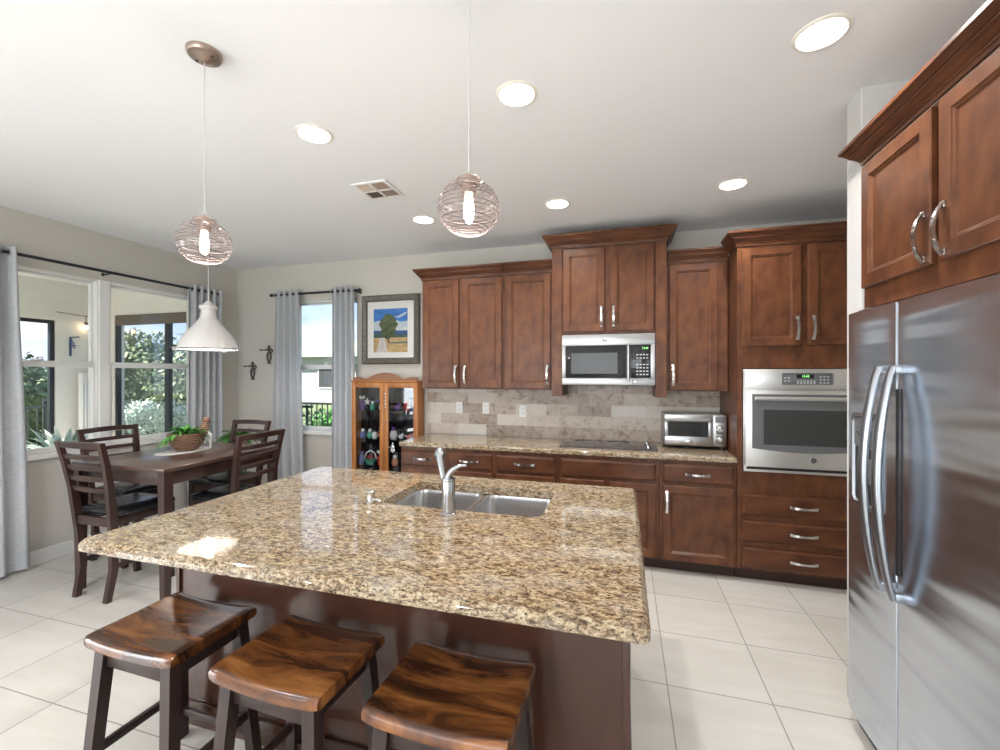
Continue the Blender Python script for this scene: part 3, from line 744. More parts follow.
frz = fdoor(-HX, GX-.004).build('freezer_door', M['fsteel'], fg)
frd = fdoor(GX+.004, HX).build('fridge_door', M['fsteel'], fg)
# hinge caps
MB().box(-HX+.02, -HX+.10, .03, .12, 1.7855, 1.800, .004).box(HX-.10, HX-.02, .03, .12, 1.7855, 1.800, .004).build('hinge_cover', M['greyplastic'], fg)
def fhandle(x, parent, s_):
    m = MB(); pts = []
    for k in range(25):
        a = k/24; z = .725+a*.825
        pts.append((x+.0*s_, -.030-.050*math.sin(PI*a)**.75, z))
    m.tube(pts, [.013+.005*min(1, 4*min(k/24, 1-k/24)) for k in range(25)], 14, flat=(1.15, .8))
    for z in (.735, 1.54): m.box(x-.015, x+.015, -.030, .002, z-.016, z+.016, .005)
    m.build('handle', M['hsteel'], parent)
fhandle(GX-.045, frz, -1); fhandle(GX+.045, frd, 1)
MB().box(GX+.010, GX+.028, -.0065, -.0025, .80, 1.47, .001, 1).build('grip_recess', M['blackplastic'], frd)
# dispenser on the freezer door: Y 1.98..2.17 -> x -.385..-.195
dz0, dz1 = .985, 1.365; dx0, dx1 = -.385, -.175
m = MB(); 
R = [[(x, y, z) for x, z in rrect(dx0+i, dx1-i, dz0+i, dz1-i, .022, 4)] for i, y in ((0, -.004), (0, -.013), (.006, -.018), (.014, -.018), (.018, -.012), (.019, -.008))]
m.rings(R, cap0=True, cap1=True); dp = m.build('dispenser', M['hsteel'], frz)
MB().box(dx0+.020, dx1-.020, -.0145, -.0085, dz0+.245, dz1-.020, .003).build('control_pad', M['greyplastic'], dp)
m = MB().box(dx0+.020, dx1-.020, -.0095, -.0082, dz0+.02, dz0+.240); m.build('dispenser_well', M['blackplastic'], dp, smooth=None)
MB().lathe([(.012, -.0146), (.012, -.020), (.001, -.021)], 14, ((dx0+dx1)/2-.04, 0, dz0+.30), 'Y').lathe([(.012, -.0146), (.012, -.020), (.001, -.021)], 14, ((dx0+dx1)/2+.04, 0, dz0+.30), 'Y').build('button', M['chrome'], dp)
MB().box(dx0+.05, dx1-.05, -.016, -.010, dz0+.10, dz0+.20, .003).build('paddle', M['greyplastic'], dp)

# ------------------------------------------------------------------ bar stools
def make_stool():
    t = thing('bar_stool', '', 'stool')
    hw, hd, H = .206, .168, .615
    m = MB(); nx, ny = 18, 10
    def top(i, j):
        x = -hw+2*hw*i/nx; y = -hd+2*hd*j/ny
        e = (x/hw)
        return x, y, H-.018*(1-e*e)
    # thick saddle seat with rounded edges
    rings = []
    for i in range(nx+1):
        ring = []
        x = -hw+2*hw*i/nx; zt = H-.016*(1-(x/hw)**2); ed = max(0, abs(x)/hw-.95)/.05
        zt -= .004*ed; th = .042-.006*ed; k = 1-.020*ed
        wob = .003*math.sin(9*x+1)
        for y, z in ((-hd*k, zt-.012), (-hd*k+.008, zt-.002), (-hd*.8, zt), (0, zt-.002), (hd*.8, zt), (hd*k-.008, zt-.002), (hd*k, zt-.012), (hd*k, zt-th+.006), (hd*k-.01, zt-th), (-hd*k+.01, zt-th), (-hd*k, zt-th+.006)):
            ring.append((x, y+wob*(1 if abs(y) > hd*.9 else 0), z))
        rings.append(ring)
    m.rings(rings); m.build('seat', M['acacia'], t, smooth=50)
    tx, ty, bx, by = .158, .128, .198, .165
    for sx_ in (-1, 1):
        for sy in (-1, 1):
            m = MB(); m.bar([(sx_*bx, sy*by, 0), (sx_*tx, sy*ty, H-.052)], [.040, .044], [.036, .040], side=(1, 0, 0)); m.build('leg', M['blackwood'], t)
    m = MB()
    for s_ in (-1, 1):
        m.box(-tx+.02, tx-.02, s_*ty-.010, s_*ty+.010, H-.115, H-.058, .002)
        m.box(s_*tx-.010, s_*tx+.010, -ty+.02, ty-.02, H-.105, H-.050, .002)
    m.build('apron', M['blackwood'], t)
    for s_ in (-1, 1):
        k = .20/H; x_ = bx+(tx-bx)*k; y_ = by+(ty-by)*k
        MB().box(s_*x_-.009, s_*x_+.009, -y_+.015, y_-.015, .185, .215, .002).build('stretcher', M['blackwood'], t)
        k = .12/H; x_ = bx+(tx-bx)*k; y_ = by+(ty-by)*k
        MB().box(-x_+.015, x_-.015, s_*y_-.009, s_*y_+.009, .105, .135, .002).build('stretcher', M['blackwood'], t)
    return t
g = 'saddle-seat bar stools along the island'
st = make_stool(); st.location = (-1.598, 1.195, 0); st.rotation_euler = (0, 0, -.02); st['group'] = g
st['label'] = 'leftmost wooden saddle bar stool at the island, with a pale sheen on its seat'
c = copy_thing(st, (-1.022, 1.182, 0), -.045, 'middle wooden saddle bar stool at the island, between the other two')
c = copy_thing(st, (-.478, 1.180, 0), -.02, 'rightmost wooden saddle bar stool at the island, partly cut off below')

# ------------------------------------------------------------------ dining set
tb = thing('dining_table', 'dark espresso counter-height square dining table by the left window', 'table', (-3.305, 2.550, 0))
m = MB().box(-.440, .440, -.485, .485, .882, .910, .006); m.build('table_top', M['tabletop'], tb)
m = MB()
for s_ in (-1, 1):
    m.box(-.38, .38, s_*.445-.012, s_*.445+.012, .790, .8815, .002); m.box(s_*.400-.012, s_*.400+.012, -.42, .42, .790, .8815, .002)
m.build('apron', M['espresso'], tb)
for sx_ in (-1, 1):
    for sy in (-1, 1):
        MB().bar([(sx_*.404, sy*.448, 0), (sx_*.404, sy*.448, .8815)], [.042, .060], [.042, .060]).build('leg', M['espresso'], tb)
def make_chair():
    t = thing('dining_chair', '', 'chair')
    for s_ in (-1, 1):
        P = [(s_*.148, -.215, 0), (s_*.152, -.180, .20), (s_*.164, -.188, .45), (s_*.172, -.200, .58), (s_*.182, -.218, .75), (s_*.195, -.250, .93), (s_*.205, -.285, 1.075)]
        # smooth interpolate
        m = MB(); m.bar(P, [.036]*7, [.034, .040, .046, .046, .040, .034, .028], side=(1, 0, 0)); m.build('rear_leg', M['espresso'], t, smooth=50)
        m = MB(); m.bar([(s_*.175, .185, 0), (s_*.175, .180, .56)], [.034, .040], [.034, .040]); m.build('front_leg', M['espresso'], t)
    for i, (z, y, hh, th) in enumerate(((1.055, -.279, .040, .024), (.975, -.261, .030, .016), (.900, -.244, .030, .016), (.825, -.232, .030, .016), (.750, -.218, .030, .016))):
        hw = .155+(z-.6)*.075; m = MB(); pts = [(-hw+2*hw*k/8, y-.020*math.sin(PI*k/8), z+(.004*math.sin(PI*k/8) if i == 0 else 0)) for k in range(9)]
        m.bar(pts, hh, th, side=(0, -.22, 1)); m.build('top_rail' if i == 0 else 'back_slat', M['espresso'], t, smooth=50)
    m = MB()
    m.box(-.155, .155, .168, .190, .50, .56, .002).box(-.150, .150, -.212, -.192, .50, .56, .002)
    for s_ in (-1, 1): m.box(s_*.170-.010, s_*.170+.010, -.180, .165, .50, .56, .002)
    m.build('seat_frame', M['espresso'], t)
    m = MB(); R = []
    for ins, z in ((.008, .561), (0, .568), (0, .590), (.010, .604), (.035, .613), (.09, .617)):
        R.append([(x, y, z) for x, y in rrect(-.205+ins, .205-ins, -.178+ins, .215-ins, .04, 5)])
    m.rings(R); m.build('seat_cushion', M['leather'], t, smooth=60)
    m = MB()
    for s_ in (-1, 1): m.box(s_*.168-.008, s_*.168+.008, -.20, .17, .215, .245, .002)
    m.box(-.16, .16, .176, .192, .16, .195, .002); m.build('stretcher', M['espresso'], t)
    return t
g = 'ladder-back dining chairs around the table'
ch = make_chair(); ch.location = (-3.46, 2.235, 0); ch.rotation_euler = (0, 0, 0); ch['group'] = g
ch['label'] = 'nearest ladder-back dining chair with black seat at the near end of the table'
copy_thing(ch, (-3.97, 2.605, 0), -PI/2, 'ladder-back dining chair on the window side of the table')
copy_thing(ch, (-2.985, 2.690, 0), PI/2, 'ladder-back dining chair on the island side of the table, back turned to the island')
copy_thing(ch, (-3.51, 3.085, 0), PI, 'farthest ladder-back dining chair at the back-wall end of the table')
# placemat and hen basket
m = MB(); R = []
for k_, z in ((.97, .9105), (1, .912), (.99, .914), (.9, .9145)):
    R.append([(.13*k_*math.cos(2*PI*k/40), .215*k_*math.sin(2*PI*k/40), z) for k in range(40)])
m.rings(R); tag(m.build('placemat', M['cloth'], loc=(-3.385, 2.60, 0)), 'pale oval placemat under the hen basket on the dining table', 'placemat')
hb = thing('hen_basket', 'brown wicker hen-shaped basket holding a leafy plant on the dining table', 'basket', (-3.385, 2.62, .9148), .0)
m = MB(); m.lathe([(.058, 0), (.075, .006), (.106, .050), (.124, .100), (.130, .138), (.124, .140), (.118, .120), (.03, .09)], 28)
m.build('basket_bowl', M['wicker'], hb)
m = MB(); m.tube([(.03, .085, .10), (.035, .118, .15), (.03, .135, .19), (.025, .142, .212)], [.042, .036, .028, .026], 12)
m.ball((.025, .147, .222), .031, 2); hn = m.build('hen_neck', M['wicker'], hb)
MB().tube([(.025, .172, .220), (.025, .196, .212)], [.009, .001], 8).build('beak', M['oak'], hn)
MB().tube([(.03, .130, .165), (.085, .140, .11), (.085, .135, .04), (.08, .14, .01)], [.006, .014, .015, .010], 8, flat=(1, .35)).tube([(.035, .10, .12), (.09, .09, .09), (.10, .075, .05)], [.005, .009, .007], 8, flat=(1, .35)).build('ribbon', M['ribbon'], hb)
def leaf(m, base, d, L, W_, droop=.5, seg=5):
    base = Vector(base); d = Vector(d).normalized(); side = d.cross(Vector((0, 0, 1)))
    side = side.normalized() if side.length > .01 else Vector((1, 0, 0))
    A = []; B = []; C_ = []
    for k in range(seg+1):
        a = k/seg; p = base+d*(L*a)+Vector((0, 0, -droop*L*a*a)); ww = W_*math.sin(PI*min(.98, .08+.9*a))
        A.append(p-side*ww/2); B.append(p+Vector((0, 0, -.15*ww))); C_.append(p+side*ww/2)
    for a_, b_ in ((A, B), (B, C_)):
        va = [m.bm.verts.new(p) for p in a_]; vb = [m.bm.verts.new(p) for p in b_]
        for k in range(seg):
            f = m.bm.faces.new((va[k], va[k+1], vb[k+1], vb[k])); f.material_index = m.mi
def bush_leaves(n, r, L, W_, c=(0, 0, 0), up=.6, droop=.6):
    m = MB()
    for k in range(n):
        a = random.random()*2*PI; e = random.uniform(.05, 1)
        d = Vector((math.cos(a)*(1.1-e*.6), math.sin(a)*(1.1-e*.6), e*up))
        b_ = Vector(c)+Vector((math.cos(a)*r*random.random()*.6, math.sin(a)*r*random.random()*.6, random.uniform(0, .03)))
        leaf(m, b_, d, L*random.uniform(.6, 1.1), W_*random.uniform(.7, 1.2), droop*random.uniform(.6, 1.5))
    return m
m = bush_leaves(95, .10, .15, .030, (0, -.02, .125), 1.0, .55)
for k in range(7): leaf(m, (0, -.10, .13), (random.uniform(-.3, .5), -1, .1), random.uniform(.10, .17), .02, .7)
m.build('plant_leaves', M['leaf'], hb, smooth=60)
# potted fern on stand behind the far chair
pp = thing('potted_plant', 'green arching houseplant on a slim stand in the corner behind the far chair', 'plant', (-3.98, 3.66, 0))
m = MB()
for k in range(3):
    a = k*2*PI/3; m.tube([(.14*math.cos(a), .14*math.sin(a), 0), (.07*math.cos(a), .07*math.sin(a), .35), (.10*math.cos(a), .10*math.sin(a), .70)], .010, 8)
m.lathe([(.13, .70), (.13, .715), (.001, .716)], 24); m.build('stand', M['rod'], pp)
MB().lathe([(.07, .717), (.085, .73), (.105, .84), (.112, .86), (.10, .86), (.09, .845), (.001, .84)], 24).build('pot', M['terracotta'], pp)
bush_leaves(80, .08, .26, .036, (0, 0, .85), .75, .55).build('leaves', M['leaf'], pp, smooth=60)

# ------------------------------------------------------------------ pendants and ceiling fittings
def glass_pendant(loc, label):
    t = thing('glass_pendant', label, 'pendant light', loc, 0, 'ribbed glass pendants over the island')   # origin at ceiling
    m = MB().lathe([(.062, -.0005), (.062, -.010), (.056, -.020), (.030, -.026), (.012, -.040), (.001, -.041)], 32); cn = m.build('canopy', M['copper'], t)
    m = MB()
    for s_ in (-1, 1): m.lathe([(.006, -.018), (.006, -.027), (.001, -.028)], 10, (s_*.038, 0, 0))
    m.build('screw', M['iron'], cn)
    zc = 2.045-ZC
    MB().tube([(0, 0, -.04), (0, 0, zc+.110)], .0021, 8).build('cord', M['cordw'], t)
    m = MB().lathe([(.004, zc+.112), (.010, zc+.106), (.028, zc+.098), (.040, zc+.090), (.040, zc+.080), (.024, zc+.078), (.022, zc+.045), (.001, zc+.043)], 24); m.build('socket', M['copper'], t)
    m = MB(); P = []
    R_, Rz = .095, .086
    for k in range(25):
        a = .42+(PI-.42-.38)*k/24; P.append((R_*math.sin(a)*(1+.006*math.sin(k*2.3)), zc+Rz*math.cos(a)))
    m.rings([[(r_*math.cos(2*PI*q/48), r_*math.sin(2*PI*q/48), z) for q in range(48)] for r_, z in P], cap0=False, cap1=False); sh = m.build('globe_shade', M['globe'], t, smooth=80)
    m = MB(); pts = []; rr = []; turns = 15; n = turns*28
    for k in range(n+1):
        f = k/n; a = .46+(PI-.46-.42)*f; th = 2*PI*turns*f
        a += .035*math.sin(th+.6*math.sin(f*9)); r_ = R_*math.sin(a)+.001
        pts.append((r_*math.cos(th), r_*math.sin(th), zc+Rz*math.cos(a))); rr.append(.00125+.0006*math.sin(f*37))
    m.tube(pts, rr, 5); m.build('glass_thread', M['thread'], sh)
    MB().lathe([(.012, zc+.043), (.013, zc+.030), (.016, zc+.010), (.017, zc-.010), (.014, zc-.034), (.007, zc-.046), (.001, zc-.047)], 20).build('bulb', M['bulb'], t)
    light('pendant_glow', 'POINT', t, (0, 0, zc-.07), PENDANT_POWER, .02)
    return t
glass_pendant((-1.60, 1.31, ZC), 'ribbed clear glass globe pendant at left, hanging in front of the white dome lamp')
glass_pendant((-.470, 1.272, ZC), 'ribbed pinkish glass globe pendant over the middle of the island')
dl = thing('dome_pendant', 'white enamel dome pendant hanging over the dining table', 'pendant light', (-3.315, 2.750, ZC))
MB().lathe([(.06, -.0005), (.06, -.012), (.045, -.024), (.01, -.03), (.001, -.031)], 28).build('canopy', M['lampwhite'], dl)
z0 = 1.735-ZC
MB().tube([(0, 0, -.03), (0, 0, z0+.39)], .003, 8).build('cord', M['cordw'], dl)
m = MB().lathe([(.212, z0-.004), (.216, z0), (.214, z0+.012), (.200, z0+.060), (.168, z0+.120), (.118, z0+.180), (.085, z0+.222), (.060, z0+.255), (.052, z0+.300), (.052, z0+.325),
                (.048, z0+.325), (.048, z0+.30), (.056, z0+.253), (.081, z0+.218), (.114, z0+.175), (.164, z0+.116), (.196, z0+.056), (.209, z0+.010), (.210, z0-.004)], 48, cap=False)
m.build('lamp_shade', M['lampwhite'], dl)
MB().lathe([(.040, z0+.318), (.062, z0+.330), (.070, z0+.345), (.064, z0+.358), (.040, z0+.366), (.034, z0+.378), (.022, z0+.388), (.012, z0+.402), (.001, z0+.403)], 28).build('lamp_cap', M['lampwhite'], dl)
m = MB().tube([(.216*math.cos(a_), .216*math.sin(a_), z0-.002) for a_ in [2*PI*k/48 for k in range(48)]], .005, 6, closed=True)
for a_ in (.2, 1.9, 4.0): m.box(.214, .236, -.006, .006, z0-.014, z0+.010, .002, M=Matrix.Rotation(a_, 4, 'Z'))
m.build('rim_ring', M['chrome'], dl)
MB().lathe([(.022, z0+.24), (.024, z0+.17), (.040, z0+.13), (.042, z0+.10), (.030, z0+.07), (.001, z0+.06)], 20).build('bulb', M['bulb'], dl)
light('dome_glow', 'POINT', dl, (0, 0, z0+.035), 4.5, .03)

def make_can():
    t = thing('recessed_light', '', 'ceiling light')
    m = MB().lathe([(.094, -.0004), (.093, -.003), (.088, -.0055), (.078, -.0055), (.0755, -.002), (.0765, -.0004)], 40, cap=False); m.build('trim_ring', M['cantrim'], t)
    m = MB().lathe([(.0765, .0), (.0755, .0), (.060, .055), (.061, .058)], 40, cap=False); m.build('reflector', M['cantrim'], t)
    MB().lathe([(.0605, .062), (.0605, .0585), (.05, .055), (.001, .052)], 32).build('lens', M['canlens'], t)
    light('can_glow', 'AREA', t, (0, 0, .045), CAN_POWER, .10, (1, .972, .935))
    return t
can = make_can(); can.location = (*CANS[0], ZC); can['group'] = 'recessed ceiling lights'
can['label'] = 'recessed ceiling light between the left glass pendant and the ceiling vent'
for (x, y), lb in zip(CANS[1:], ('recessed ceiling light just right of the middle glass pendant cord',
                   'nearest and largest recessed ceiling light, at the upper right',
                   'small recessed ceiling light right of the ceiling vent, above the left wall cabinets',
                   'recessed ceiling light nearest the microwave cabinet',
                   'recessed ceiling light nearest the tall oven cabinet')):
    copy_thing(can, (x, y, ZC), 0, lb)
for x, y in FILL_CANS:
    copy_thing(can, (x, y, ZC), 0, 'recessed ceiling light added unseen behind the viewer to brighten the room')
# ceiling vent
vt = thing('ceiling_vent', 'white and tan ceiling air register between the two glass pendants', 'vent', (-1.63, 2.613, ZC))
m = MB()
m.box(-.130, .130, -.130, -.108, -.010, -.0008, .002).box(-.130, .130, .108, .130, -.010, -.0008, .002).box(-.130, -.108, -.108, .108, -.010, -.0008, .002).box(.108, .130, -.108, .108, -.010, -.0008, .002).box(-.108, .108, -.008, .008, -.011, -.0008, .001).box(-.008, .008, -.108, -.009, -.011, -.0008, .001).box(-.008, .008, .009, .108, -.011, -.0008, .001)
m.build('frame', M['plastic'], vt)
MB().box(-.107, .107, -.107, .107, -.003, -.0008).build('duct_backing', mat('duct_dark', (.12, .10, .09), .8), vt, smooth=None)
m = MB()
for q in ((-1, -1), (-1, 1), (1, -1), (1, 1)):
    for k in range(7):
        if q[0] == q[1]: yy = q[1]*(.018+k*.0135); Mx = Matrix.Translation((q[0]*.058, yy, -.006)) @ Matrix.Rotation(.6*q[1], 4, 'X'); m.box(-.049, .049, -.0055, .0055, -.0008, .0008, M=Mx)
        else: xx = q[0]*(.018+k*.0135); Mx = Matrix.Translation((xx, q[1]*.058, -.006)) @ Matrix.Rotation(-.6*q[0], 4, 'Y'); m.box(-.0055, .0055, -.049, .049, -.0008, .0008, M=Mx)
m.build('louvre', mat('louvre_tan', (.55, .43, .36), .5), vt, smooth=None)

# ------------------------------------------------------------------ curtains
def curtain(loc, rz, wt, wb, ztop, zbot, folds, label, group, seed=0, amp=.035):
    """local x along the wall, y out of the wall (negative = room)"""
    t = thing('curtain', label, 'curtain', (loc[0], loc[1], 0), rz, group)
    m = MB(); nx = folds*12; nz = 16; th = .0025; rng = random.Random(seed); ph = rng.random()*6
    for side in (1,):
        G = []
        for j in range(nz+1):
            v_ = j/nz; z = ztop+(zbot-ztop)*v_; w = wt+(wb-wt)*v_; row = []
            for i in range(nx+1):
                u_ = i/nx
                x = (u_-.5)*w+.006*math.sin(7*v_+i*.2+ph)*v_
                A = amp*(1-.25*v_)*(1+.35*v_*math.sin(3*u_*folds+ph))
                y = A*math.sin(2*PI*folds*u_)+.012*v_*math.sin(5*u_+ph+2*v_)
                row.append((x, y, z))
            G.append(row)
    front = [[m.bm.verts.new(p) for p in r_] for r_ in G]
    back = [[m.bm.verts.new((p[0], p[1]+th, p[2])) for p in r_] for r_ in G]
    def q(a, b, c_, d): m.bm.faces.new((a, b, c_, d))
    for j in range(nz):
        for i in range(nx):
            q(front[j][i], front[j][i+1], front[j+1][i+1], front[j+1][i]); q(back[j][i], back[j+1][i], back[j+1][i+1], back[j][i+1])
        q(front[j][0], front[j+1][0], back[j+1][0], back[j][0]); q(front[j][nx], back[j][nx], back[j+1][nx], front[j+1][nx])
    for i in range(nx):
        q(front[0][i], back[0][i], back[0][i+1], front[0][i+1]); q(front[nz][i], front[nz][i+1], back[nz][i+1], back[nz][i])
    m.build('fabric', M['curtain'], t, smooth=80)
    zr = ztop-.045
    for k in range(2*folds):
        x = (k/(2*folds)-.5)*wt+(.0)
        m = MB(); m.tube([(x, .024*math.cos(a), zr+.024*math.sin(a)) for a in [2*PI*q_/16 for q_ in range(16)]], .0035, 6, closed=True); m.build('grommet', M['nickel'], t)
    return t
g = 'grey grommet curtains'
curtain((XL+.10, 1.92), PI/2, .38, .56, 2.485, .03, 4, 'grey curtain at the left edge, on the near side of the twin window', g, 1, .036)
curtain((XL+.10, 3.64), PI/2, .38, .38, 2.485, .03, 5, 'grey curtain in the corner, behind the white dome pendant', g, 2, .034)
curtain((-3.70, YB-.095), 0, .32, .46, 2.485, .03, 4, 'pale grey curtain left of the narrow back window, behind the dining chairs', g, 3, .034)
curtain((-2.955, YB-.095), 0, .28, .30, 2.485, .03, 4, 'pale grey curtain between the narrow back window and the framed painting', g, 4, .034)
def rod(name, label, a, b, brk):
    t = thing(name, label, 'curtain rod', a); d = Vector(b)-Vector(a)
    MB().tube([(0, 0, 0), d], .013, 12).build('pole', M['rod'], t)
    u = d.normalized()
    for e, s_ in ((Vector((0, 0, 0)), -1), (d, 1)):
        m = MB().ball(e+u*s_*.022, .020, 2).tube([e+u*s_*.002, e+u*s_*.010], .014, 12); m.build('finial', M['rod'], t)
    for e in brk:
        p = u*e; w_ = Vector((-.10, 0, 0)) if abs(u.y) > .5 else Vector((0, .095, 0))
        m = MB().tube([p+Vector((0, 0, -.012)), p+w_*.98+Vector((0, 0, -.012))], .006, 8).ball(p+w_*.96+Vector((0, 0, -.012)), .016, 1); m.build('bracket', M['rod'], t)
rod('curtain_rod', 'long dark metal curtain rod over the twin window on the left', (XL+.10, 1.72, 2.44), (XL+.10, 3.80, 2.44), (.08, 1.01, 2.04))
rod('curtain_rod', 'short dark curtain rod over the narrow back window', (-3.90, YB-.095, 2.44), (-2.77, YB-.095, 2.44), (.03, 1.10))

# ------------------------------------------------------------------ painting
pt = thing('framed_painting', 'framed painting of a tree under blue sky hung above the curio cabinet', 'painting', (-2.416, YB-.004, 2.010))
w, h = .695, .745
def ringf(ix, y): return [(-w/2+ix, y, -h/2+ix), (w/2-ix, y, -h/2+ix), (w/2-ix, y, h/2-ix), (-w/2+ix, y, h/2-ix)]
m = MB(); m.rings([ringf(0, 0), ringf(0, -.028), ringf(.012, -.038), ringf(.030, -.034), ringf(.048, -.026), ringf(.058, -.026), ringf(.062, -.018), ringf(.070, -.014)], cap0=True, cap1=False); fr = m.build('frame', M['gframe'], pt, smooth=20)
m = MB()
for s_ in (-1, 1):
    for k in range(22):
        zz = -h/2+.075+k*(h-.15)/21; m.ball((s_*(w/2-.064), -.026, zz), .0065, 1)
    for k in range(20):
        xx = -w/2+.075+k*(w-.15)/19; m.ball((xx, -.026, s_*(h/2-.064)), .0065, 1)
m.build('beading', mat('frame_beading', (.05, .035, .028), .4, .4), fr)
MB().box(-w/2+.066, w/2-.066, -.015, -.004, -h/2+.066, h/2-.066).build('mat_board', M['matboard'], pt, smooth=None)
# the painted picture: flat colour shapes in one mesh
PM = [noisy('painted_sky', (.01, .11, .46), (.03, .22, .62), 9, (1, 1, 3)), noisy('painted_cloud', (.42, .52, .60), (.62, .66, .68), 9, (1, 1, 3)), noisy('painted_sea', (.008, .06, .24), (.02, .10, .33), 12),
      noisy('painted_far_trees', (.02, .07, .07), (.07, .14, .12), 20), noisy('painted_field', (.42, .27, .11), (.60, .42, .19), 12, (1, 1, 3)), noisy('painted_path', (.50, .48, .46), (.64, .61, .58), 12),
      noisy('painted_crown', (.018, .045, .018), (.12, .15, .05), 26), mat('painted_trunk', (.05, .04, .03))]
m = MB(); cw, chh = .205, .235; yy = [-.0155]
def flat(poly, mi):
    yy[0] -= .0003; m.mi = mi; m.prism([(x*cw, z*chh) for x, z in poly], lambda x, z, d: (x, yy[0]-d, z-.01), .0003)
flat([(-1, -1), (1, -1), (1, 1), (-1, 1)], 0)
flat([(-1, -.2), (1, -.2), (1, .42), (.6, .38), (.2, .5), (-.3, .36), (-.7, .47), (-1, .40)], 1)
flat([(.2, .62), (.5, .56), (.9, .72), (1, .85), (.8, .78), (.45, .66)], 1)
flat([(-1, -.3), (1, -.3), (1, -.02), (-1, 0)], 2)
flat([(-1, -.42), (1, -.42), (1, -.2), (.6, -.17), (-.2, -.22), (-.7, -.08), (-1, -.12)], 3)
flat([(-1, -1), (1, -1), (1, -.33), (-1, -.33)], 4)
flat([(-.85, -1), (-.15, -1), (-.35, -.33), (-.6, -.33)], 5)
flat([(-.15, -.55), (1, -.52), (1, -.60), (-.1, -.60)], 3)
flat([(-.16, -.55), (-.06, -.55), (-.08, .1), (-.13, .1)], 7)
flat([(-.11+(.50+.05*math.sin(5*a)+.04*math.sin(11*a))*math.cos(a), .18+(.58+.04*math.sin(7*a+1))*math.sin(a)) for a in [2*PI*k/48 for k in range(48)]], 6)
m.build('picture', PM, pt, smooth=None)
MB().box(-w/2+.072, w/2-.072, -.0225, -.021, -h/2+.072, h/2-.072).build('picture_glass', M['glass'], pt, smooth=None)

# ------------------------------------------------------------------ metal wall figures
def dove(x, z, label):
    t = thing('wall_ornament', label, 'wall ornament', (x, YB-.012, z), 0, 'dark metal figures on the back wall'); t.scale = (1.2, 1, 1.15)
    s = 1
    m = MB().tube([(.0, 0, .055), (.0, -.003, .02)], [.012, .016], 8).ball((0, -.004, .068), .015, 2)
    for q in (-1, 1): m.tube([(q*.012, -.002, .012), (q*.022, -.003, -.03), (q*.016, -.002, -.065), (0, 0, -.085)], [.010, .009, .008, .010], 8)
    m.build('figure', M['iron'], t)
    MB().tube([(.0, 0, .03), (-.03, -.004, .042), (-.045, -.004, .032)], .008, 6).tube([(.0, 0, .03), (.03, -.004, .045), (.048, -.004, .028), (.03, -.002, .008), (.005, 0, .012)], .007, 6).build('arm', M['iron'], t)
    MB().tube([(-.035, -.006, .034), (-.075, -.006, .034), (-.105, -.006, .036)], [.005, .004, .009], 8).build('horn', M['iron'], t)
    m = MB().lathe([(.020, -.105), (.022, -.098), (.010, -.088), (.008, -.080)], 12); m.build('base', M['iron'], t)
dove(-4.275, 1.585, 'lower left dark metal figure blowing a horn on the back wall')
dove(-4.035, 1.775, 'upper right dark metal figure blowing a horn, beside the back window curtain')

# ------------------------------------------------------------------ curio cabinet
cu = thing('curio_cabinet', 'honey oak curio cabinet with two glass doors full of figurines', 'cabinet', (-2.409, 3.985, 0))
hw, D, H = .389, .135, 1.462
m = MB()
m.box(-hw, -hw+.018, .0, D, 0, H-.02, .002).box(hw-.018, hw, .0, D, 0, H-.02, .002).box(-hw-.008, hw+.0, -.022, D, H-.02, H, .004).box(-hw+.018, hw-.018, 0, D, .0, .10, .002)
m.build('carcass', M['oak'], cu)
MB().box(-hw+.018, hw-.018, D-.006, D, .10, H-.0205).build('mirror_back', M['mirror'], cu, smooth=None)
poly = [(-hw+.01, H+.0005)]
for k in range(25):
    a = k/24; x = -hw+.01+(2*hw-.02)*a; q = (a-.5)*2
    poly.append((x, H+.028+.055*max(0, math.cos(q*PI*.95)) if abs(q) < .52 else H+.028+.010*math.sin(abs(q)*9)))
poly.append((hw-.01, H+.0005))
m = MB().prism(poly, lambda x, z, d: (x, -.004+d, z), .016); m.build('scroll_top', M['oakdk'], cu)
for s_ in (-1, 1):
    x0, x1 = (-hw, -.002) if s_ < 0 else (.002, hw)
    m = MB(); st_ = .048
    m.box(x0, x0+st_, -.020, -.001, .02, H-.022, .003).box(x1-st_, x1, -.020, -.001, .02, H-.022, .003).box(x0+st_, x1-st_, -.020, -.001, H-.075, H-.022, .003).box(x0+st_, x1-st_, -.020, -.001, .02, .09, .003)
    dr = m.build('glass_door', M['oak'], cu)
    MB().box(x0+st_, x1-st_, -.012, -.009, .09, H-.075).build('pane', M['curioglass'], dr, smooth=None)
    if s_ > 0:
        m = MB().tube([(x0+.02, -.021, 1.03), (x0+.02, -.030, 1.03)], .008, 8)
        for k in range(5): m.ball((x0+.02, -.030, 1.18+k*.035), .010, 1, (1, .6, 1.3))
        m.build('latch', M['nickel'], dr)
        m = MB().tube([(x0+.022, -.020, .775), (x0+.06, -.040, .775), (x0+.10, -.048, .772)], .005, 8)
        for (a, b, r_) in ((.118, .775, .022), (.105, .745, .014), (.131, .745, .014), (.118, .812, .010), (.118, .735, .012)): m.ball((x0+a, -.050, b), r_, 1, (1, .35, 1.3))
        m.build('ornate_key', M['nickel'], dr)
shz = (.30, .56, .84, 1.14)
for z in shz: MB().box(-hw+.020, hw-.020, .006, D-.008, z-.003, z+.003).build('glass_shelf', M['curioglass'], cu, smooth=None)
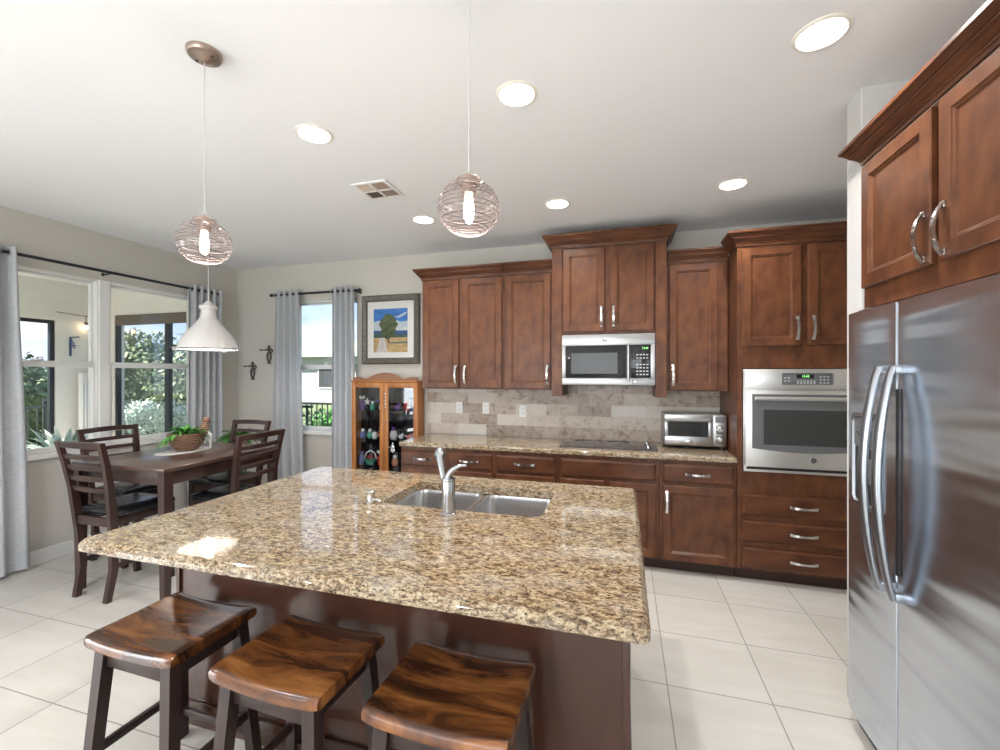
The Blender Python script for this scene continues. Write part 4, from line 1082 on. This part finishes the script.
# figurines on the shelves
FC = {'white': mat('porcelain', (.75, .73, .70), .2), 'red': mat('red_glaze', (.40, .03, .03), .2), 'green': mat('green_glaze', (.05, .30, .20), .2), 'blue': mat('blue_glaze', (.06, .08, .30), .2),
      'black': mat('black_glaze', (.02, .02, .025), .2), 'orange': mat('coral_glaze', (.60, .22, .13), .25), 'purple': mat('purple_glaze', (.12, .05, .22), .2)}
def figurine(x, z, kind, col, col2, label, s=1.0, cat='figurine'):
    t = thing(kind, label, cat, (-2.409+x*.92, 3.985+.062, z+.0035), random.uniform(-.4, .4), 'figurines in the curio cabinet')
    if kind == 'penguin_figurine':
        m = MB().lathe([(.020, 0), (.028, .012), (.030, .035), (.020, .060), (.001, .066)], 14); m.build('body', FC[col], t)
        MB().ball((0, 0, .074), .018, 2).build('head', FC[col2], t)
    elif kind == 'basket_figurine':
        MB().lathe([(.030, 0), (.045, .020), (.055, .045), (.050, .045), (.02, .02)], 16).build('bowl', FC[col], t)
        MB().tube([(-.05, 0, .045), (-.035, 0, .09), (0, 0, .11), (.035, 0, .09), (.05, 0, .045)], .005, 6).build('handle', FC[col2], t)
        MB().ball((-.012, 0, .055), .018, 1).ball((.018, .005, .058), .015, 1).build('filling', FC['red'], t)
    elif kind == 'star_figurine':
        m = MB().lathe([(.022, 0), (.022, .006), (.004, .010), (.004, .045)], 12); m.build('base', FC[col2], t)
        P = [(.038*(1 if k % 2 == 0 else .42)*math.sin(k*PI/5), .080+.038*(1 if k % 2 == 0 else .42)*math.cos(k*PI/5)) for k in range(10)]
        MB().prism(P, lambda x_, z_, d: (x_, -.006+d, z_), .012).build('star', FC[col], t)
    elif kind == 'bird_figurine':
        MB().ball((0, 0, .030), .028, 2, (1.25, .8, 1)).ball((.026, 0, .060), .016, 2).build('body', FC[col], t)
        MB().tube([(-.028, 0, .036), (-.060, 0, .055)], [.012, .004], 8, flat=(1, .5)).build('tail', FC[col2], t)
        MB().tube([(.040, 0, .060), (.054, 0, .057)], [.005, .001], 6).build('beak', FC['orange'], t)
    else:
        MB().lathe([(.022, 0), (.018, .010), (.030, .040), (.020, .065), (.012, .075), (.016, .085), (.012, .085), (.001, .07)], 14).build('vase_body', FC[col], t)
        m = MB()
        for k in range(5): a = k*1.256; m.ball((.016*math.cos(a), .016*math.sin(a), .10+.006*(k % 2)), .013, 1)
        m.build('flowers', FC[col2], t)
    t.scale = (s*1.1,)*3
L_ = [(-.27, 1.14, 'star_figurine', 'white', 'black', 'white star figurine on the top shelf of the curio, left door'),
      (-.138, 1.14, 'vase', 'black', 'blue', 'dark little vase with blue flowers on the top curio shelf, left door', .85),
      (.12, 1.14, 'bird_figurine', 'purple', 'red', 'dark bird figurine on the top curio shelf, left in the right door'),
      (.24, 1.14, 'vase', 'red', 'black', 'dark red vase on the top curio shelf, centre of the right door', 1.1),
      (-.33, .84, 'penguin_figurine', 'blue', 'white', 'blue and white round figurine at the left end of the middle curio shelf'),
      (-.235, .84, 'penguin_figurine', 'green', 'white', 'green and white figurine, second from the left on the middle curio shelf'),
      (-.17, .84, 'penguin_figurine', 'white', 'black', 'white figurine with a black head on the middle curio shelf'),
      (-.08, .84, 'bird_figurine', 'orange', 'orange', 'coral pink bird figurine on the middle curio shelf, left door', 1.0),
      (.07, .84, 'penguin_figurine', 'white', 'purple', 'white figurine with a purple head on the middle curio shelf, right door', 1.3),
      (.165, .84, 'bird_figurine', 'white', 'red', 'white bird figurine on the middle curio shelf, right door', .8),
      (.27, .84, 'bird_figurine', 'red', 'white', 'red bird figurine on the middle curio shelf, right door', .8),
      (.355, .84, 'vase', 'blue', 'red', 'blue vase with red flowers at the right end of the middle curio shelf'),
      (-.23, .56, 'basket_figurine', 'green', 'white', 'green basket ornament with red filling on the lower curio shelf', 1.2),
      (-.34, 1.14, 'vase', 'purple', 'white', 'purple vase with white flowers at the left end of the top curio shelf', 1.2),
      (-.20, 1.14, 'penguin_figurine', 'green', 'white', 'green figurine beside the white star on the top curio shelf', 1.0),
      (-.075, 1.14, 'penguin_figurine', 'white', 'black', 'white figurine with a black head by the centre stile on the top curio shelf', 1.1),
      (.34, 1.14, 'penguin_figurine', 'blue', 'white', 'blue figurine at the right end of the top curio shelf', 1.1),
      (-.35, .56, 'vase', 'blue', 'purple', 'blue vase with purple flowers on the lower curio shelf, at its left end', 1.1),
      (-.10, .56, 'vase', 'red', 'white', 'red vase with white flowers on the lower curio shelf, by the centre stile', 1.2),
      (.09, .56, 'penguin_figurine', 'orange', 'white', 'coral figurine on the lower curio shelf, just right of the centre stile', 1.1)]
for f_ in L_: figurine(*f_[:6], *(f_[6:]))

# ------------------------------------------------------------------ outside: lanai beyond the left window
mb = MB().box(-8.2, XL-T, -4.5, 5.0, -.12, -.01); struct('porch_floor', mb, M['stucco'])
mb = MB().box(-8.25, XL-T, -4.5, 5.15, 2.90, 3.05); struct('porch_ceiling', mb, M['lanaiceil'])
# end wall at Y=4.85 facing the camera, with a big bronze-framed opening
mb = MB().box(-8.2, -7.78, 4.85, 4.99, -.12, 2.9).box(-7.78, XL-T, 4.85, 4.99, 2.46, 2.9).box(-4.80, XL-T, 4.85, 4.99, -.12, 2.46).box(-7.78, -4.80, 4.85, 4.99, -.12, .35)
struct('wall_porch_end', mb, M['stucco'])
mb = MB().box(-8.16, -8.0, -4.5, -4.3, -.12, 2.9).box(-8.16, -8.0, -4.3, 4.23, 2.32, 2.9).box(-8.16, -8.0, 4.23, 4.85, -.12, 2.9).box(-8.16, -8.0, -4.3, 4.23, -.12, .45)
struct('wall_porch_outer', mb, M['stucco'])
def bronze_frame(name, x0, x1, z0, z1, loc, rz, mull, header=0):
    root = bpy.data.objects.new(name, None); COL.objects.link(root); root.location = loc; root.rotation_euler = (0, 0, rz); tag(root, kind='structure')
    m = MB(); f = .05
    m.box(x0, x0+f, 0, .06, z0, z1, .003).box(x1-f, x1, 0, .06, z0, z1, .003).box(x0+f, x1-f, 0, .06, z0, z0+f, .003).box(x0+f, x1-f, 0, .06, z1-f, z1, .003)
    for x, w_ in mull: m.box(x-w_/2, x+w_/2, 0, .06, z0+f, z1-f, .003)
    if header: m.box(-.35, x1-f, 0, .05, 1.93, 1.98, .003)
    m.build('window_frame', M['bronze'], root)
    if header: MB().box(x0+f, x1-f, -.03, -.001, z1-header, z1, .003).build('shade_cassette', mat('shade_brown', (.13, .105, .085), .7), root)
    MB().box(x0+f, x1-f, .028, .032, z0+f, z1-f).build('pane', M['glass'], root, smooth=None)
    return root
bronze_frame('window_4', -1.49, 1.49, .35, 2.46, (-6.29, 4.86, 0), 0, [(-.39, .09), (.6, .05)], .16)
bronze_frame('window_5', -4.26, 4.26, .45, 2.32, (-8.015, -.035, 0), PI/2, [(-2.6, .05), (-1.0, .05), (.8, .05), (2.6, .05)])
# porch sconce bulb on a wire, bracket, cushioned chair-ish striped shade
pl = thing('porch_string_light', 'glowing bulb hanging from a wire on the porch wall', 'string light', (-7.93, 4.50, 2.42))
MB().tube([(0, -.30, .02), (0, .0, .0), (0, .38, .012)], .006, 6).tube([(0, .06, .0), (0, .06, -.09)], .005, 6).build('wire', M['iron'], pl)
MB().lathe([(.020, -.09), (.024, -.12), (.018, -.14)], 12, (0, .06, 0)).build('socket', M['iron'], pl)
MB().ball((0, .06, -.17), .036, 2).build('bulb', mat('porch_bulb', (1, .8, .6), .5, emit=(1, .72, .45), es=7), pl)
wb = thing('wall_bracket', 'dark blue scrolled plant bracket on the porch wall', 'bracket', (-7.995, 4.40, 1.98)); wb.scale = (.8, .7, .7)
m = MB().box(0, .015, -.02, .02, -.25, .16, .003).tube([(.01, 0, .15), (.10, 0, .15), (.24, .0, .15)], .014, 6)
for k in range(3): m.tube([(.02+.05*k+.035*math.cos(a), 0, .07-.06*k+.035*math.sin(a)) for a in [q*.9 for q in range(7)]], .010, 6)
m.build('scroll', mat('blue_iron', (.06, .09, .20), .5), wb)
tag(MB().tube([(0, 0, 0), (.02, .03, -.35), (.03, .08, -.62), (.03, .02, -.70), (.0, -.05, -.60)], .006, 6).build('hanging_cord', M['iron'], loc=(-7.96, 4.62, 2.0)), 'thin looping cord hanging on the porch wall', 'cord')
t = thing('porch_fan', 'pale grey fan box on the porch ceiling seen through the left window', 'ceiling fan', (-6.8, 3.66, 2.9))
MB().box(-.10, .10, -.22, .22, -.11, -.001, .02).build('housing', M['greyplastic'], t)
m = MB()
for k in range(5): m.box(-.105, -.101, -.18+k*.075, -.13+k*.075, -.08, -.03)
m.build('grille', M['plastic'], t, smooth=None)
# stacked blind beside the corner
vb = thing('vertical_blind', 'stack of white vertical blind slats at the porch corner', 'blind', (-7.90, 4.58, 0))
for k in range(6): MB().box(-.03, .03, -.012, .012, .35, 1.55, .003, M=Matrix.Translation((0, k*.042-.1, 0)) @ Matrix.Rotation(.5, 4, 'Z')).build('slat', M['white'], vb)
# railing beyond the porch
def railing(label, p0, p1, z0=0.0, z1=1.02):
    p0 = Vector(p0); p1 = Vector(p1); d = p1-p0; L = d.length; a = math.atan2(d.y, d.x)
    t = thing('railing', label, 'railing', p0, a)
    MB().box(0, L, -.02, .02, z1-.04, z1, .004).box(0, L, -.015, .015, z0+.10, z0+.13, .004).build('rail', M['bronze'], t)
    n = int(L/.115)
    for k in range(min(n, 60)):
        x = .06+k*.115; MB().box(x-.008, x+.008, -.008, .008, z0+.13, z1-.04).build('baluster', M['bronze'], t, smooth=None)
    for k in range(int(L/1.8)+1): MB().box(k*1.8-.025, k*1.8+.025, -.025, .025, z0-.1, z1+.03, .003).build('post', M['bronze'], t)
railing('black metal railing outside the end window of the porch', (-11.5, 5.9, 0), (-4.9, 5.9, 0))
railing('black metal railing outside the outer window of the porch', (-9.1, -1.0, 0), (-9.1, 5.6, 0))
# ground
mb = MB().box(-40, 30, -20, 45, -.40, -.15); struct('ground', mb, M['grass'])
# foliage
def crown(name, label, cat, c, R_, n, L, leafmat, trunk=None, core=None, kind_=None):
    t = thing(name, label, cat, (c[0], c[1], -.15))
    m = MB(); cz = c[2]+.15
    for k in range(n):
        d = Vector((random.gauss(0, 1), random.gauss(0, 1), random.gauss(0, 1))).normalized()
        rr = random.uniform(.62, 1.03)*(1+.18*noise.noise(d*2.3+Vector(c)))
        p = Vector((d.x*R_[0]*rr, d.y*R_[1]*rr, cz+d.z*R_[2]*rr))
        if p.z < .02: continue
        e1 = Vector((random.gauss(0, 1), random.gauss(0, 1), random.gauss(0, 1))).normalized(); e2 = e1.cross(d).normalized(); s_ = L*random.uniform(.6, 1.3)
        m.face([p-e1*s_, p+e2*s_*.5, p+e1*s_, p-e2*s_*.5])
    m.build('foliage', leafmat, t, smooth=None)
    if trunk: MB().tube([(0, 0, 0), (.05, .05, cz*.5), (0, 0, cz+.3)], [trunk, trunk*.8, trunk*.4], 8).build('trunk', M['bark'], t)
    return t
treedefs = [(-10.1, 8.2, 1.05, 1.02, 1.55), (-12.3, 8.4, 1.1, .98, 1.65), (-14.4, 9.3, .95, .97, 1.5), (-12.0, 10.7, 1.0, .98, 1.5), (-14.2, 6.7, .7, 1.1, 1.3), (-16.6, 7.3, .7, 1.2, 1.25)]
lab = ['leafy tree seen right of the dark porch post', 'leafy tree seen just left of the dark porch post', 'rounded green tree seen beside the window mullion', 'leafy tree seen at the curtain, farthest right through the twin window', 'green tree seen low through the left porch window', 'green tree behind the others, far left beyond the porch']
for (x, y, z, rx, rz_), l in zip(treedefs, lab):
    crown('garden_tree', l, 'tree', (x, y, z), (rx, rx, rz_), 4500, .085, M['hedge'], .12)
pls = [(-8.0, 5.40, .78, .33, .34, 'pale flowering shrub outside the porch end window, at its left'), (-7.3, 5.40, .76, .33, .34, 'pale flowering shrub outside the porch end window, behind the plant basket'),
       (-6.6, 5.40, .78, .33, .34, 'pale leafy shrub outside the porch end window, at its right')]
for x, y, z, rx, rz_, l in pls: crown('flowering_shrub', l, 'shrub', (x, y, z), (rx, rx*.8, rz_), 900, .035, M['leafp'], .02)
# porch potted shrub seen low in the left sash
ps = thing('porch_plant', 'pale leafy potted plant on the porch, low behind the left window', 'plant', (-6.9, 3.72, -.01)); ps.scale = (1.4, 1.4, 1.4)
MB().lathe([(.13, 0), (.17, .30), (.18, .32), (.15, .32), (.001, .29)], 20).build('pot', M['terracotta'], ps)
bush_leaves(110, .12, .42, .05, (0, 0, .32), 2.0, .35).build('leaves', M['leafp'], ps, smooth=60)
# back window view
hs = thing('neighbour_house', 'pale neighbouring house with a grey-green roof seen through the back window', 'house', (-16.5, 21, -.15))
MB().box(-5, 5, 0, 6, 0, 2.7).build('wall', M['housew'], hs, smooth=None)
m = MB(); m.rings([[(-5.5, -.5, 2.7), (5.5, -.5, 2.7), (5.5, 6.5, 2.7), (-5.5, 6.5, 2.7)], [(-3, 2.6, 3.9), (3, 2.6, 3.9), (3, 3.4, 3.9), (-3, 3.4, 3.9)]]); m.build('roof', M['roofg'], hs, smooth=None)
for x in (-3.2, 0, 3.0):
    f_ = MB().box(x-.55, x+.55, -.05, -.001, .9, 2.1, .01).build('window', M['white'], hs)
    MB().box(x-.48, x+.48, -.056, -.051, .97, 2.03).build('pane', M['greyglass'], f_, smooth=None)
railing('black metal railing outside the narrow back window', (-6.6, 6.6, 0), (-3.2, 6.6, 0))
crown('garden_shrub', 'loose green shrub outside the narrow back window', 'shrub', (-5.45, 7.05, .30), (.42, .35, .62), 900, .05, M['leaf'], .02)
crown('garden_shrub', 'broad green shrub behind the railing outside the back window', 'shrub', (-7.2, 8.8, .15), (1.2, .7, .5), 2000, .07, M['hedge'], .03)
